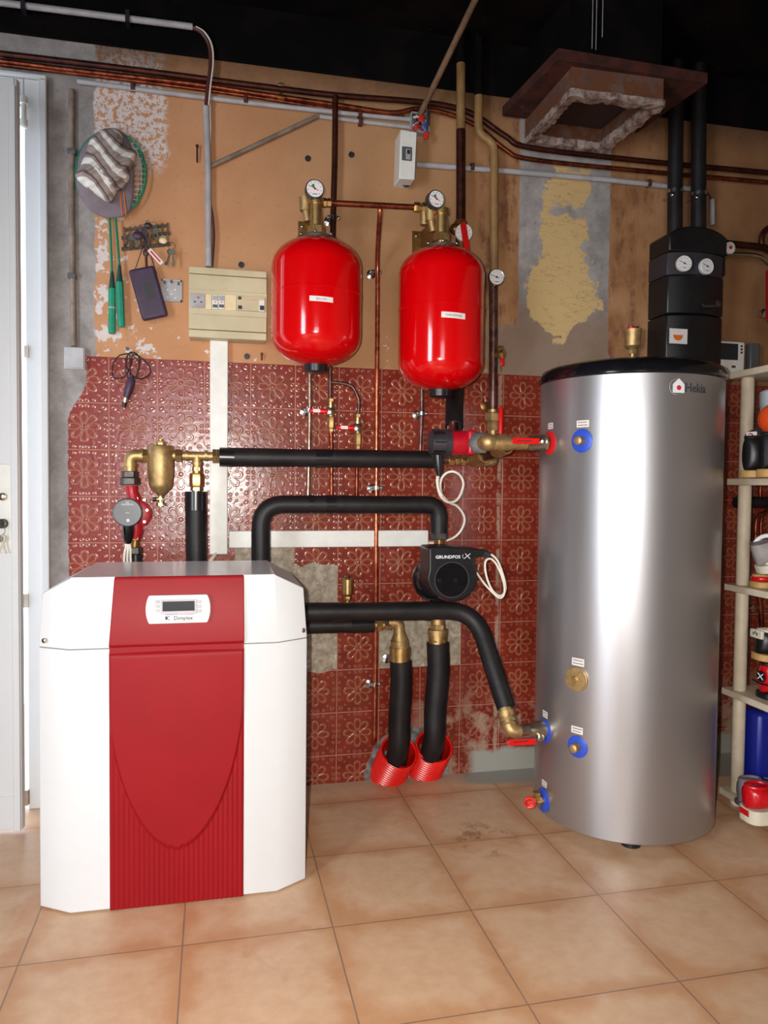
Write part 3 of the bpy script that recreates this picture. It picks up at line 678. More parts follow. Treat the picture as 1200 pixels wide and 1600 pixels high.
# vertical service tube, cables to the ceiling
vt = T('riser_conduit', 'white vertical conduit rising from the fuse box with cables leaving its top', 'conduit', P(323, 290, 0))
Yc = -.022
MB().tube(pathY([(322, 163), (325, 262), (326, 417)], Yc), SZ(5, 323, 300, 0), 16).obj('tube', 'pvc', vt)
pc = [P(302, 43, -.035), P(316, 52, -.034)]+pathY([(327, 72), (329, 100), (325, 135), (322, 165)], Yc-.008)
MB().tube(spline(pc, 6), .0065, 8).obj('brown_cable', 'cable_brown', vt)
MB().tube(spline([q+V((.008, -.003, .002)) for q in pc], 6), .0028, 8).obj('white_cable', 'cable_white', vt)
MB().tube(spline(pathY([(328, 163), (329, 200), (328, 235)], Yc), 5), .002, 6).obj('white_wire', 'cable_white', vt)
MB().tube(spline(pathY([(328, 315), (332, 340), (334, 370), (331, 417)], Yc), 5), .004, 8).obj('brown_lower_cable', 'cable_brown', vt)
ct = T('ceiling_tube', 'white tube fixed under the black ceiling at the top left', 'tube', P(200, 25, -.03))
q0, q1 = P(-8, 3, -.035), P(301, 42, -.035)
MB().tube([q0, q1], SZ(5.5, 200, 25, -.3), 16).obj('tube', 'pvc', ct)
for s_ in (.14, .66):
    q = q0.lerp(q1, s_); MB().box((q.x-.006, q.y-.018, q.z-.018), (q.x+.006, -.011, q.z+.018)).obj('strap', 'cable_black', ct)
q0, q1 = P(656, 180, -.03), PZ(753, -22, 2.595)
pipe('wooden_stick', [q0, q1], SZ(5, 700, 80, -.2), 'wood_stick', 'thin greyish brown stick leaning from the open junction box up to the ceiling', 'stick')

# open junction box with loose wires
ob = T('open_junction_box', 'open junction box with a tangle of red and blue wires', 'junction box', P(658, 193, 0))
a, b = P(642, 174, -.03), P(671, 208, -.03)
m = MB(); m.box((a.x, -.003, a.z), (b.x, 0, b.z)); th_ = .003
m.box((a.x, -.03, a.z), (a.x+th_, 0, b.z)).box((b.x-th_, -.03, a.z), (b.x, 0, b.z)).box((a.x, -.03, a.z), (b.x, 0, a.z-th_)).box((a.x, -.03, b.z+th_), (b.x, 0, b.z))
m.obj('box_shell', 'pvc', ob)
MB().obox(P(669, 183, -.05), V((.6, .8, 0)), NZ, V((.8, -.6, 0)), .03, .05, .003).obj('hanging_lid', 'dark_grey', ob)
rnd = random.Random(3)
for nme, mt, k in (('red_wire', 'wire_red', 4), ('blue_wire', 'wire_blue', 2), ('white_wire', 'cable_white', 3), ('black_wire', 'cable_black', 4)):
    for _ in range(k):
        pp = [P(rnd.uniform(645, 668), rnd.uniform(178, 206), rnd.uniform(-.05, -.01)) for _ in range(4)]
        MB().tube(spline(pp, 5), .0022, 6).obj(nme, mt, ob)
for (u, v) in ((658, 186), (666, 212)): MB().obox(P(u, v, -.045), NX, NZ, NY, .017, .022, .012).obj('wire_connector', 'wire_red', ob, bevel=.002)
# small breaker box
sb = T('breaker_box', 'tall narrow white breaker box with one grey switch, under the open junction box', 'breaker box', P(635, 247, 0))
yf = -.085; a, b = P(626, 202, yf), P(650, 281, yf)
xl, xr = a.x, b.x
MB().prism([V((xl, yf, a.z)), V((xr+.002, yf, P(650, 206, yf).z)), V((xr-.004, yf, b.z)), V((xl-.004, yf, P(624, 279, yf).z))], V((0, .083, 0))).obj('housing', 'white_plastic', sb, bevel=.003)
rect(MB(), 628, 229, 643, 252, yf, .003).obj('switch_window', 'dark_grey', sb)
k = rect(MB(), 634, 233, 641, 250, yf-.003, .006).obj('breaker', 'pvc', sb, bevel=.001); rect(MB(), 636, 235, 640, 241, yf-.008, .006).obj('toggle', 'print', k)
MB().tube(spline([P(628, 285, -.03), P(634, 291, -.03), P(641, 287, -.03), P(643, 279, -.03)], 5), .005, 8).obj('cable', 'cable_black', sb)

# vertical risers
pipe('copper_pipe', spline(pathY([(524, 150), (523, 250), (521, 320), (520, 400)], -.030), 3), SZ(4.6, 523, 250, 0), 'copper_dark', 'dark copper pipe dropping from the horizontal pipes behind the left red vessel')
cp = T('copper_branch', 'copper pipe linking both gauge valves, its branch running down the wall to the floor', 'pipe', P(590, 700, 0))
Yg = -.19
e0, e1 = P(516, 317, Yg), P(650, 324, Yg)
tee = e0.lerp(e1, .58)
MB().tube([e0, e1], SZ(4.6, 590, 320, Yg), 14).obj('crossover', 'copper_mid', cp)
pts = [tee, tee+V((0, .01, -.03))]+[P(590, 400, -.05), P(590, 460, -.024), P(589, 600, -.022), P(588, 780, -.022), P(587, 1000, -.022), P(585, 1150, -.022)]
MB().tube(spline(pts, 8)+[P(585, 1158, -.022), P(582, 1160, -.012)], [SZ(3.7, 590, 700, 0)]*(8*7+1+2), 14).obj('branch', 'copper', cp, angle=70)
for (u, v, s_) in ((587, 425, 'between the two red vessels'), (588, 762, 'just above the second black horizontal pipe'), (585, 1069, 'low on the wall beside the vertical copper pipe')):
    clip('pipe_clip', P(u, v, -.022), 'zinc clip on the bright copper pipe, '+s_)
clip('pipe_clip', P(521, 340, -.030), 'zinc clip on the dark copper pipe beside the left gauge', .012)
pipe('copper_pipe', spline(pathY([(484, 560), (484, 640), (483, 700), (481, 790)], -.022), 3), SZ(3.3, 484, 640, 0), 'copper_silver', 'silvery stained copper pipe coming down under the left red vessel, leftmost of the thin pipes')
clip('pipe_clip', P(483, 641, -.022), 'large zinc clip on the silvery copper pipe under the left red vessel', .009)
pipe('copper_pipe', spline(pathY([(659, 590), (659, 640), (656, 720)], -.022), 3), SZ(3.3, 659, 640, 0), 'copper_grey', 'stained copper pipe coming down under the right red vessel')
clip('pipe_clip', P(659, 646, -.022), 'zinc clip on the copper pipe under the right red vessel', .009)
MB().lathe([(.017, 0), (.017, .003), (.008, .006)], P(606, 1029, -.001)+V((-.003, 0, 0)), NY, 18).obj('wall_rosette', 'chrome', None, 'round zinc wall rosette on the cement patch behind the left brass adapter', 'rosette')
# filling set between: main line with valve, and bent side line
Yf_ = -.030
fill = T('filling_valve', 'upper left of the two small brass valves with red levers under the left vessel', 'valve', P(517, 643, 0), 'filling valves')
MB().tube(spline(pathY([(516, 560), (516, 600), (516, 625)], Yf_), 3), SZ(3.3, 516, 600, 0), 12).obj('upper_pipe', 'copper_grey', fill)
MB().tube(spline(pathY([(517, 675), (518, 700), (518, 790)], Yf_), 3), SZ(3.4, 518, 700, 0), 12).obj('lower_pipe', 'copper_mid', fill)
def smallvalve(par, u, v0, v1, lever_v, lu0, lu1):
    k = SZ(1, u, v0, Yf_)
    H = v1-v0
    f = lambda s: P(u, v0+H*s, Yf_)
    m = MB(); m.hex(f(.06), NZ, 6*k, .10*H*k).tube([f(.1), f(.3)], 4*k, 12); m.obj('compression_nut', 'brass', par)
    m = MB().tube([f(.22), f(.5)], 5.5*k, 16).ball(f(.36), 7*k); m.obj('valve_body', 'nickel', par)
    m = MB().hex(f(.70), NZ, 6.2*k, .34*H*k).hex(f(.92), NZ, 4.8*k, .14*H*k).tube([f(.5), f(.95)], 4*k, 12); m.obj('check_valve', 'brass', par)
    c0 = P(u, lever_v, Yf_-.03); MB().lathe([(5*k, -.02), (5*k, .002), (2*k, .004)], c0, NY, 14).obj('lever_pin', 'nickel', par)
    a = P(lu1, lever_v, Yf_-.028); b = P(lu0, lever_v-1.5, Yf_-.028)
    lv = MB().tube([b, b.lerp(a, .06), b.lerp(a, .12), a], [.001, .006, .0085, .0085], 10); lv = lv.obj('lever', 'red_handle', par)
    mid = b.lerp(a, .42); lab = MB().obox(mid+V((0, -.0088, 0)), (a-b).normalized(), NZ, NY, .024, .011, .0008).obj('lever_label', 'sticker', lv)
    return lv
lv = smallvalve(fill, 517, 622, 676, 643, 482, 511)
fill2 = T('filling_valve', 'lower right of the two small brass valves with red levers, on the bent pipe', 'valve', P(559, 668, 0), 'filling valves')
MB().tube(spline([P(518, 597, Yf_), P(535, 599, Yf_), P(550, 604, Yf_), P(558, 618, Yf_), P(561, 630, Yf_), P(559, 650, Yf_)], 5), SZ(3, 540, 600, 0), 12).obj('bent_pipe', 'copper_grey', fill2)
MB().tube([P(558, 700, Yf_), P(557, 790, Yf_)], SZ(3, 558, 740, 0), 12).obj('tail_pipe', 'copper_mid', fill2)
smallvalve(fill2, 559, 646, 703, 669, 526, 553)

# big brown riser with thermometer valve
Yr = -.052
riser = T('heating_riser', 'thick brown copper riser with a red-handled thermometer valve behind the right vessel', 'pipe', P(720, 250, 0))
MB().tube([V((P(720, 60, Yr).x, Yr, 2.6)), P(720, 100, Yr)], SZ(7, 720, 130, Yr), 18).obj('sooty_pipe', 'beam', riser)
MB().tube([P(720, 100, Yr), P(720, 205, Yr)], SZ(7, 720, 130, Yr), 18).obj('painted_pipe', 'beige_pipe', riser)
MB().tube([P(720, 203, Yr), P(720, 400, Yr)], SZ(7.3, 720, 280, Yr), 18).obj('bare_pipe', 'copper_dark', riser)
k = SZ(1, 722, 350, Yr)
m = MB(); m.hex(P(720, 352, Yr), NZ, 11*k, 12*k).tube([P(720, 345, Yr), P(721, 400, Yr)], 8.5*k, 18).ball(P(711, 358, Yr-.01), 9*k); m.obj('valve_body', 'brass_dull', riser)
gp = P(725, 363, Yr-.05); MB().tube([P(722, 363, Yr), gp], 6*k, 12).obj('spindle', 'brass_dull', riser)
gauge(riser, gp, NY+V((-.05, 0, 0)), 13.5*k, .012, needle=.3, rim='white_plastic')
a, b = P(724, 352, Yr-.058), P(731, 401, Yr-.062)
m = MB().obox((a+b)/2, (b-a).normalized().cross(NY), (b-a).normalized(), NY, 9*k, (b-a).length, .009)
m.lathe([(4.5*k, -.0045), (4.5*k, .0045)], a, NY, 16); m.obj('lever', 'red_handle', riser, bevel=.0015)
textmesh('comap', .010, (a+b)/2+V((.001, -.0052, 0)), (b-a), (b-a).normalized().cross(NY)*-1, 'white_print', riser, 'lever_lettering') if False else None
# second beige / dark copper riser
r2 = T('return_riser', 'pipe painted beige above, bare copper below, with a round dial, beside the right vessel', 'pipe', P(770, 450, 0))
Y2 = -.045
up = spline([P(748, 150, Y2), P(748, 198, Y2), P(754, 212, Y2), P(766, 222, Y2), P(772, 240, Y2), P(772, 330, Y2), P(772, 432, Y2)], 6)
MB().tube([V((P(748, 62, Y2).x, Y2, 2.6)), P(748, 110, Y2), P(748, 152, Y2)], SZ(6.4, 772, 300, Y2), 18).obj('sooty_pipe', 'beam', r2)
MB().tube(up, SZ(6.6, 772, 300, Y2), 18).obj('painted_pipe', 'beige_pipe', r2)
MB().tube([P(771, 430, Y2), P(771, 540, Y2), P(770, 640, Y2), P(770, 662, Y2)], SZ(6.8, 771, 500, Y2), 18).obj('bare_pipe', 'copper_grey', r2)
gp = P(776, 433, Y2-.045); MB().tube([P(771, 437, Y2), gp], .007, 12).obj('gauge_stem', 'brass_dull', r2)
gauge(r2, gp, NY, SZ(13, 776, 433, Y2), .012, needle=-1.3)
dv = T('drain_cock', 'small brass drain cock with a red tap on the right copper riser', 'drain cock', P(782, 553, Y2))
k = SZ(1, 782, 553, Y2)
m = MB().tube([P(774, 555, Y2-.012), P(783, 553, Y2-.03)], 5*k, 12).hex(P(783, 553, Y2-.03), V((1, -1, 0)), 8*k, 10*k).hex(P(782, 545, Y2-.03), NZ, 5*k, 8*k); m.obj('body', 'brass', dv)
MB().obox(P(785, 565, Y2-.035), NX, NZ, NY, 6*k, 14*k, .005).obj('tap', 'red_handle', dv, bevel=.002)
MB().tube([P(782, 560, Y2-.035), P(783, 580, Y2-.03)], .0012, 6).obj('pin', 'copper', dv)
MB().lathe([(.017, 0), (.017, .003), (.009, .006)], P(758, 635, -.001), NY, 18).obj('wall_rosette', 'brass_dull', None, 'round brass wall rosette left of the right copper riser, above the red circulator', 'rosette')
# lower end: brass nut + ball valve with red lever
k = SZ(1, 771, 660, Y2)
m = MB().hex(P(770, 652, Y2), NZ, 13*k, 14*k).hex(P(770, 666, Y2), NZ, 9.5*k, 14*k).tube([P(770, 640, Y2), P(770, 700, Y2)], 8*k, 18); m.obj('end_fitting', 'brass_cast', r2)
a, b = P(783, 634, Y2-.04), P(782, 678, Y2-.04)
MB().tube([a, a.lerp(b, .1), b], [.004, .009, .010], 12).obj('lever', 'red_handle', r2); MB().tube([P(770, 676, Y2), P(782, 678, Y2-.04)], .006, 10).obj('lever_stem', 'nickel', r2)

# ================================================================== EXPANSION VESSELS
def vessel(name, label, uc, vt_, vb_, half, Y, seam_v, lab_uv, txt, kup):
    ctr_t, ctr_b = P(uc, vt_, Y), P(uc, vb_, Y); cx = (ctr_t.x+ctr_b.x)/2
    R = SZ(half, uc, (vt_+vb_)/2, Y)*.985; zt, zb = ctr_t.z, ctr_b.z; H = zt-zb
    t = T(name, label, 'expansion vessel', (cx, Y, zb), 'red expansion vessels')
    prof = []; dome = R*.66
    for i in range(15):
        a = PI/2*i/14; prof.append((max(.002, R*math.sin(a)**.92), dome*(1-math.cos(a)**1.0)))
    top = [(r_, H-h) for r_, h in reversed(prof)]
    prof = [(r_*1.0, h) for r_, h in prof]
    sz = P(uc, seam_v, Y).z-zb
    mid = [(R, sz-.003), (R*1.012, sz-.002), (R*1.012, sz+.002), (R, sz+.003)]
    MB().lathe(prof+mid+top, (cx, Y, zb), NZ, 56).obj('vessel_body', 'vessel', t, angle=50)
    MB().lathe([(R*.40, -.012), (R*.45, -.010), (R*.45, 0), (R*.30, .006)], (cx, Y, zt-.001), NZ, 32).obj('top_flange', 'iron', t)
    for i in range(6): a = i*PI/3+.3; MB().ball((cx+R*.38*math.cos(a), Y+R*.38*math.sin(a), zt+.006), .005, seg=8, rings=6).obj('flange_bolt', 'chrome', t)
    MB().lathe([(R*.16, -.022), (R*.26, -.018), (R*.27, .014)], (cx, Y, zb), NZ, 24).obj('valve_cap', 'black', t)
    # curved sticker
    lu, lv, lw, lh = lab_uv; px = SZ(1, lu, lv, Y-R); zc_ = P(lu, lv, Y-R).z; xo = P(lu, lv, Y-R*.98).x
    a0 = math.asin(max(-1, min(1, (xo-cx)/R))); da = lw*px/R/2; sh = lh*px/2
    def wp(ang, z, d=0): return V((cx+(R*1.004+d)*math.sin(ang), Y-(R*1.004+d)*math.cos(ang), z))
    pts = []; n = 10
    for i in range(n+1):
        a = a0-da+2*da*i/n; s_ = -sh*.15*(i/n*2-1)
        pts += [wp(a, zc_-sh+s_), wp(a, zc_+sh+s_), wp(a, zc_-sh+s_, .0008), wp(a, zc_+sh+s_, .0008)]
    fs = []
    for i in range(n):
        b = 4*i; fs += [(b+2, b+6, b+7, b+3), (b, b+1, b+5, b+4), (b+1, b+3, b+7, b+5), (b, b+4, b+6, b+2)]
    fs += [(0, 2, 3, 1), (4*n, 4*n+1, 4*n+3, 4*n+2)]
    st = MB().poly(pts, fs).obj('sticker', 'sticker', t)
    textmesh(txt, lh*px*.55, (0, 0, 0), NX, NZ, 'print', st, 'sticker_lettering', warp=lambda x_, y_, z_: wp(a0+x_/R, zc_+y_-lh*px*.18-sh*.15*x_/(da*R+1e-6), .001+z_*.3))
    return t, cx, zt, R
Yv1, Yv2 = -.205, -.235
v1, c1x, z1t, R1 = vessel('expansion_vessel', 'shorter red expansion vessel hanging left, beside the cream fuse box', 494.5, 373, 572, 71, Yv1, 463, (502, 467, 37, 8), 'BALLON', 0)
v2, c2x, z2t, R2 = vessel('expansion_vessel', 'longer red expansion vessel hanging right, beside the brown risers', 689, 387, 611, 67.5, Yv2, 487, (708.5, 492.5, 39, 9), 'CHAUFFAGE', 0)
for tt in (v1, v2): del tt['group']
# gauge manifolds with wall brackets
def manifold(label, Yv, gu, gv, gR, cu, ctop, cbot, brx, brt, side):
    k = SZ(1, cu, ctop, Yv)
    t = T('gauge_manifold', label, 'manifold', P(cu, cbot, Yv))
    m = MB().tube([P(cu, cbot+6, Yv), P(cu, ctop+4, Yv)], 9.5*k, 20).tube([P(cu, ctop+8, Yv), P(cu, ctop-1, Yv)], 12*k, 20)
    m.obj('column', 'brass', t)
    MB().hex(P(cu, cbot-12, Yv), NZ, 13.5*k, 13*k).hex(P(cu, cbot-1, Yv), NZ, 9*k, 9*k).obj('nut', 'brass', t)
    # head block towards the back with the safety valve
    hb = P(cu-(17 if side < 0 else 16), ctop+12, Yv+.06)
    MB().tube([P(cu, ctop+6, Yv), P(cu, ctop+6, Yv)+V((0, .06, 0))], 9*k, 14).tube([P(cu-18, ctop+4, Yv+.03), P(cu+2, ctop+4, Yv+.03)], 8*k, 14).obj('head_pipe', 'brass_dull', t)
    MB().tube([P(cu-17, ctop-3, Yv+.03), P(cu-17, ctop+18, Yv+.03)], [10*k, 8.5*k], 16).tube([P(cu-16, ctop+16, Yv+.03), P(cu-13, ctop+34, Yv+.03)], 6*k, 12).obj('safety_valve', 'brass_cast', t)
    # triangular folded bracket
    bz = P(brx, brt, -.005); bb = P(brx, brt+44, -.005); br_ = MB()
    br_.box((bz.x-.017, -.004, bz.z), (bz.x+.017, 0, bb.z-.02))
    arm0, arm1 = V((bz.x+.020, -.004, bb.z-.010)), P(cu-3, ctop+6, Yv+.0)
    for s_ in (.0, ):
        q = [V((bz.x+.013, 0, bb.z-.03)), V((bz.x+.013, 0, bz.z+.0)), V((c_x(cu, Yv), Yv, P(cu, ctop+4, Yv).z+.004)), V((c_x(cu, Yv), Yv, P(cu, ctop+20, Yv).z))]
        br_.prism(q, V((.003, 0, 0)))
    br_.obj('wall_bracket', 'brass_dull', t, 'bronze-coloured triangular wall bracket')
    MB().ball((bz.x-.004, -.006, bz.z-.018), .006, seg=10, rings=6).obj('bracket_screw', 'chrome', t)
    nn = V((.04, -1, .0)) if side < 0 else V((.22, -1, 0))
    go = P(gu, gv, Yv-.035)
    MB().tube([P(gu, gv+12, Yv), go+V((0, .015, 0))], .008, 12).obj('gauge_stem', 'brass', t)
    gauge(t, go, nn, gR*k, .024, green=True, rim='iron')
    return t
def c_x(u, Y): return P(u, 330, Y).x
mf1 = manifold('brass gauge valve on its bracket atop the left red vessel', Yv1, 492, 295, 14.5, 494, 312, 372, 474, 346, -1)
mf2 = manifold('brass gauge valve on its bracket atop the right red vessel', Yv2, 682, 311, 14, 690, 328, 384, 652, 361, 1)
k = SZ(1, 500, 317, Yg)
MB().tube([P(500, 317, Yg), P(516, 317, Yg)], 4*k, 12).hex(P(507, 317, Yg), NX, 7.5*k, 6*k).hex(P(514, 317, Yg), NX, 7*k, 7*k).obj('union_nut', 'brass', mf1)
MB().tube([P(646, 324, Yg), P(684, 328, Yg)], 5*k, 12).hex(P(651, 324, Yg), NX, 8*k, 10*k).hex(P(662, 325, Yg), NX, 7.5*k, 8*k).obj('union_nut', 'brass', mf2)
MB().tube([P(664, 324, Yg+.01), P(663, 352, Yg+.01)], [9*k, 7*k], 16).ball(P(664, 325, Yg+.01), 9.5*k).obj('relief_body', 'brass_cast', mf2)

# ================================================================== FUSE BOX AND TRUNKING
fb = T('fuse_box', 'large yellowed cream fuse box with socket and breakers on the ochre wall', 'fuse box', P(355, 475, 0))
yf = -.075
tl, tr, brr, bll = P(295, 415, yf), P(417, 425, yf), P(416, 532, yf), P(294, 526, yf)
z1, z0 = (tl.z+tr.z)/2, (bll.z+brr.z)/2; x0, x1 = tl.x, tr.x
MB().box((x0, -.060, z0), (x1, 0, z1)).obj('back_box', 'cream_plastic', fb, bevel=.004)
zu, zl = P(356, 457, yf).z, P(356, 491, yf).z
zt_l, zb_l = P(300, 427, yf).z, P(300, 514, yf).z
for nm, za, zb_ in (('top_rail', zt_l+.001, z1), ('upper_cover', zu+.004, zt_l-.001), ('lower_cover', zb_l+.001, zl-.004), ('bottom_rail', z0, zb_l-.001)):
    MB().box((x0, yf, za), (x1, -.0602, zb_)).obj(nm, 'cream_plastic', fb, bevel=.002)
MB().box((x0, yf+.004, zl-.004), (x1, -.0602, zu+.004)).obj('module_strip', 'cream_plastic', fb)
def frect(u0, v0, u1, v1, y, d, nm, mat, par, **kw): return rect(MB(), u0, v0, u1, v1, y, d).obj(nm, mat, par, **kw)
so = frect(297, 459, 320.5, 481.5, yf+.003, .007, 'socket', 'pvc', fb, bevel=.0015)
oc = P(309.5, 471, yf-.004); kk_ = SZ(1, 310, 471, yf)
MB().lathe([(9.5*kk_, 0), (9.5*kk_, .002), (8*kk_, .002), (7.5*kk_, .0005)], oc, NY, 26).obj('socket_well', 'pvc', so)
for (du_, dv_) in ((-5, .5), (5, 1)):
    MB().lathe([(1.3*kk_, .001), (1.3*kk_, .003)], P(309.5+du_, 471+dv_, yf-.004), NY, 10).obj('contact_hole', 'print', so)
MB().lathe([(1.3*kk_, .001), (1.3*kk_, .006)], P(309.5, 465.5, yf-.004), NY, 10).obj('earth_pin', 'red_ring', so)
frect(321, 460, 330, 484, yf+.003, .004, 'blank_cover', 'ivory', fb)
for u0 in (331.5, 341.5):
    b = frect(u0, 461, u0+9, 484, yf+.003, .007, 'circuit_breaker', 'white_plastic', fb, bevel=.001)
    frect(u0+.6, 462, u0+8.4, 470, yf-.004, .002, 'breaker_label', 'pvc', b); frect(u0+.8, 476, u0+8.2, 481, yf-.004, .006, 'breaker_toggle', 'dark_grey', b, bevel=.001)
    frect(u0+3, 471.5, u0+6, 473, yf-.004, .0015, 'breaker_mark', 'red_print', b)
frect(351, 461, 368.5, 486, yf+.003, .004, 'blank_cover', 'ivory', fb)
b = frect(369.5, 463, 413.5, 488, yf+.003, .009, 'main_switch', 'cream_plastic', fb, bevel=.001)
frect(382, 466.5, 412, 468.5, yf-.006, .0012, 'orange_line', 'orange', b); frect(384, 469, 404, 470, yf-.006, .0012, 'orange_line', 'orange', b)
frect(372, 463.5, 377, 468, yf-.006, .0035, 'test_button', 'print', b); frect(372, 477.5, 378, 483, yf-.006, .0035, 'test_button', 'print', b)
frect(405, 469, 413, 487, yf-.006, .002, 'switch_recess', 'white_plastic', b); frect(406, 478, 412.5, 485, yf-.008, .008, 'main_toggle', 'print', b, bevel=.001)
for (u, v) in ((300, 430), (409, 441), (299, 509), (410, 515)): MB().lathe([(.004, 0), (.004, .0012)], P(u, v, yf-.0002), NY, 12).obj('cover_screw', 'cream_plastic', fb)
a, b = P(328, 530, -.022), P(356, 866, -.022)
MB().box((a.x, -.026, b.z), (P(356, 700, -.022).x, -.0, P(340, 530, -.02).z)).obj('cable_trunking', 'white_plastic', None, 'wide white cable trunking running down from the fuse box', 'trunking', bevel=.003)
a, b = P(357, 829, -.02), P(669, 852, -.02)
MB().box((a.x+.001, -.024, P(500, 855, -.02).z), (b.x, 0, P(500, 829, -.02).z)).obj('cable_trunking', 'white_plastic', None, 'white cable trunking running horizontally behind the black elbow pipe', 'trunking', bevel=.003)
MB().tube([P(668, 848.5, -.012), P(684, 848.5, -.012)], .006, 10).obj('conduit_stub', 'cable_white', None, 'short white cable stub leaving the right end of the horizontal trunking', 'cable')
MB().tube(spline([P(338, 864, -.02), P(332, 872, -.04), P(324, 884, -.05)], 4), .006, 10).obj('cable_end', 'cable_white', None, 'white cable leaving the foot of the vertical trunking behind the heat pump', 'cable')

# ================================================================== THINGS HUNG ON THE LEFT WALL
def stripcloth():
    g = G('striped_knit_cloth'); x, y, z = g.xyz()
    t = g.add(g.mul(z, 1.0), g.mul(x, .75)); t = g.add(t, g.mul(g.m('SINE', g.mul(x, 42)), .016))
    f = g.m('FRACT', g.mul(t, 15)); s1 = g.band(f, .0, .34, .03); s2 = g.band(f, .5, .62, .03)
    c0 = g.mix(s1, c(152, 138, 132), c(226, 222, 216)); c0 = g.mix(s2, c0, c(96, 78, 78))
    return g.out(c0, .9, None, g.bump(g.noise(500, 2), .3, .001))
M['stripes'] = stripcloth()
hat = T('striped_cloth_hat', 'crumpled grey and white striped cloth hat hanging over the racket cover', 'hat', P(165, 258, -.05))
# outline in the picture, built as a pillowy crumpled volume
def pillow(outline, Yb, depth, mat, name, par, rings=9, wrinkle=.0, seed=1, rx=0):
    rd = random.Random(seed); n = len(outline); cu = sum(p[0] for p in outline)/n; cv = sum(p[1] for p in outline)/n
    pts = []; fs = []
    for side in (1,):
        for j in range(rings+1):
            t = j/rings
            for i, (u, v) in enumerate(outline):
                s_ = math.cos(t*PI/2) if j < rings else 0.02
                uu = cu+(u-cu)*s_; vv = cv+(v-cv)*s_
                d = depth*math.sin(t*PI/2)**.8
                wv = wrinkle*math.sin((uu*.22+vv*.31)+rx)*math.sin(vv*.13+seed)*(1-abs(2*t-1)**4)
                pts.append(P(uu, vv, Yb-d-wv))
    for j in range(rings):
        for i in range(n): k = (i+1) % n; fs.append((j*n+i, j*n+k, (j+1)*n+k, (j+1)*n+i))
    fs.append(tuple(rings*n+i for i in range(n)))
    b = len(pts)
    pts += [P(u, v, Yb+.004) for u, v in outline]
    fs += [(i, b+i, b+(i+1) % n, (i+1) % n) for i in range(n)]; fs.append(tuple(b+i for i in reversed(range(n))))
    return MB().poly(pts, fs).obj(name, mat, par, angle=80)
def dense(outl, k=4):
    out = []; n = len(outl)
    q = [V((u, v, 0)) for u, v in outl]
    for i in range(n):
        a, b, c_, d = q[i-1], q[i], q[(i+1) % n], q[(i+2) % n]
        for j in range(k):
            t = j/k; p = .5*((2*b)+(c_-a)*t+(2*a-5*b+4*c_-d)*t*t+(3*b-a-3*c_+d)*t**3); out.append((p.x, p.y))
    return out
rack = []
for nm, hu, top, g0, g1, wd, lbl in (('badminton_racket', 175, 225, 410, 521, 5.6, 'badminton racket with a green handle, left one of the pair, lower hanging'), ('badminton_racket', 186.5, 222, 402, 511, 5.4, 'badminton racket with a green handle, right one of the pair beside the key rack')):
    t = T(nm, lbl, 'racket', P(hu, g1, -.02)); left = hu < 180
    Yk = -.016 if left else -.030
    cuv = (171, 270) if left else (180, 272); rxx, ryy = (53, 66) if left else (48, 64)
    loop = [P(cuv[0]+rxx*math.cos(a), cuv[1]+ryy*math.sin(a), Yk) for a in [2*PI*i/40 for i in range(40)]]
    MB().tube(loop, .0032, 8, closed=True).obj('racket_head', 'green', t)
    m = MB()
    for i in range(1, 14):
        uu = cuv[0]-rxx+2*rxx*i/14; h = ryy*math.sqrt(max(0, 1-((uu-cuv[0])/rxx)**2)); m.tube([P(uu, cuv[1]-h, Yk), P(uu, cuv[1]+h, Yk)], .0005, 4)
    for i in range(1, 16):
        vv = cuv[1]-ryy+2*ryy*i/16; h = rxx*math.sqrt(max(0, 1-((vv-cuv[1])/ryy)**2)); m.tube([P(cuv[0]-h, vv, Yk-.001), P(cuv[0]+h, vv, Yk-.001)], .0005, 4)
    m.obj('strings', 'white_print', t)
    top_uv = (cuv[0], cuv[1]+ryy)
    MB().tube([P(top_uv[0], top_uv[1], Yk), P(hu, (451 if left else 441)-25, Yk)], .0038, 10).obj('shaft', 'green', t)
    vg = 451 if left else 441
    MB().tube([P(hu, vg-27, Yk), P(hu, vg, Yk)], [.0045, .0105], 12).obj('cone', 'dark_green', t)
    MB().tube([P(hu, vg, Yk), P(hu+ (0 if left else 3), g1-2, Yk), P(hu+(0 if left else 3), g1, Yk)], [.0112, .0112, .010], 8).obj('grip', 'green_grip', t)
    if left: MB().tube([P(hu, 480, Yk), P(hu, 482.5, Yk)], .0118, 8).obj('grip_band', 'pvc', t)
rc = T('racket_cover', 'grey racket head cover with two thin orange stripes, below the striped hat', 'racket cover', P(165, 338, -.03))
pillow(dense([(120, 262), (128, 232), (150, 208), (178, 200), (198, 214), (208, 240), (209, 290), (206, 322), (196, 336), (175, 341), (150, 335), (130, 315), (120, 290)]), -.034, .014, 'grey_cloth', 'cover', rc, wrinkle=.001)
for u0 in (189.5, 195.5):
    MB().tube(pathY([(u0-2, 300), (u0, 318), (u0+1.5, 337)], -.0475), .0018, 6).obj('orange_stripe', 'orange', rc)
hatm = pillow(dense([(117, 274), (124, 262), (133, 240), (140, 220), (152, 206), (168, 200), (184, 203), (192, 214), (195, 228), (212, 236), (211, 252), (203, 268), (202, 280), (192, 296), (183, 300), (172, 317), (150, 304), (128, 288)], 5), -.050, .060, 'stripes', 'hat_cloth', hat, rings=16, wrinkle=.010, seed=2)
MB().tube(spline([P(150, 262, -.108), P(160, 274, -.113), P(178, 280, -.110), P(196, 276, -.092)], 6), [.003, .006, .006, .004]*6+[.003], 8).obj('hat_fold', 'stripes', hat)

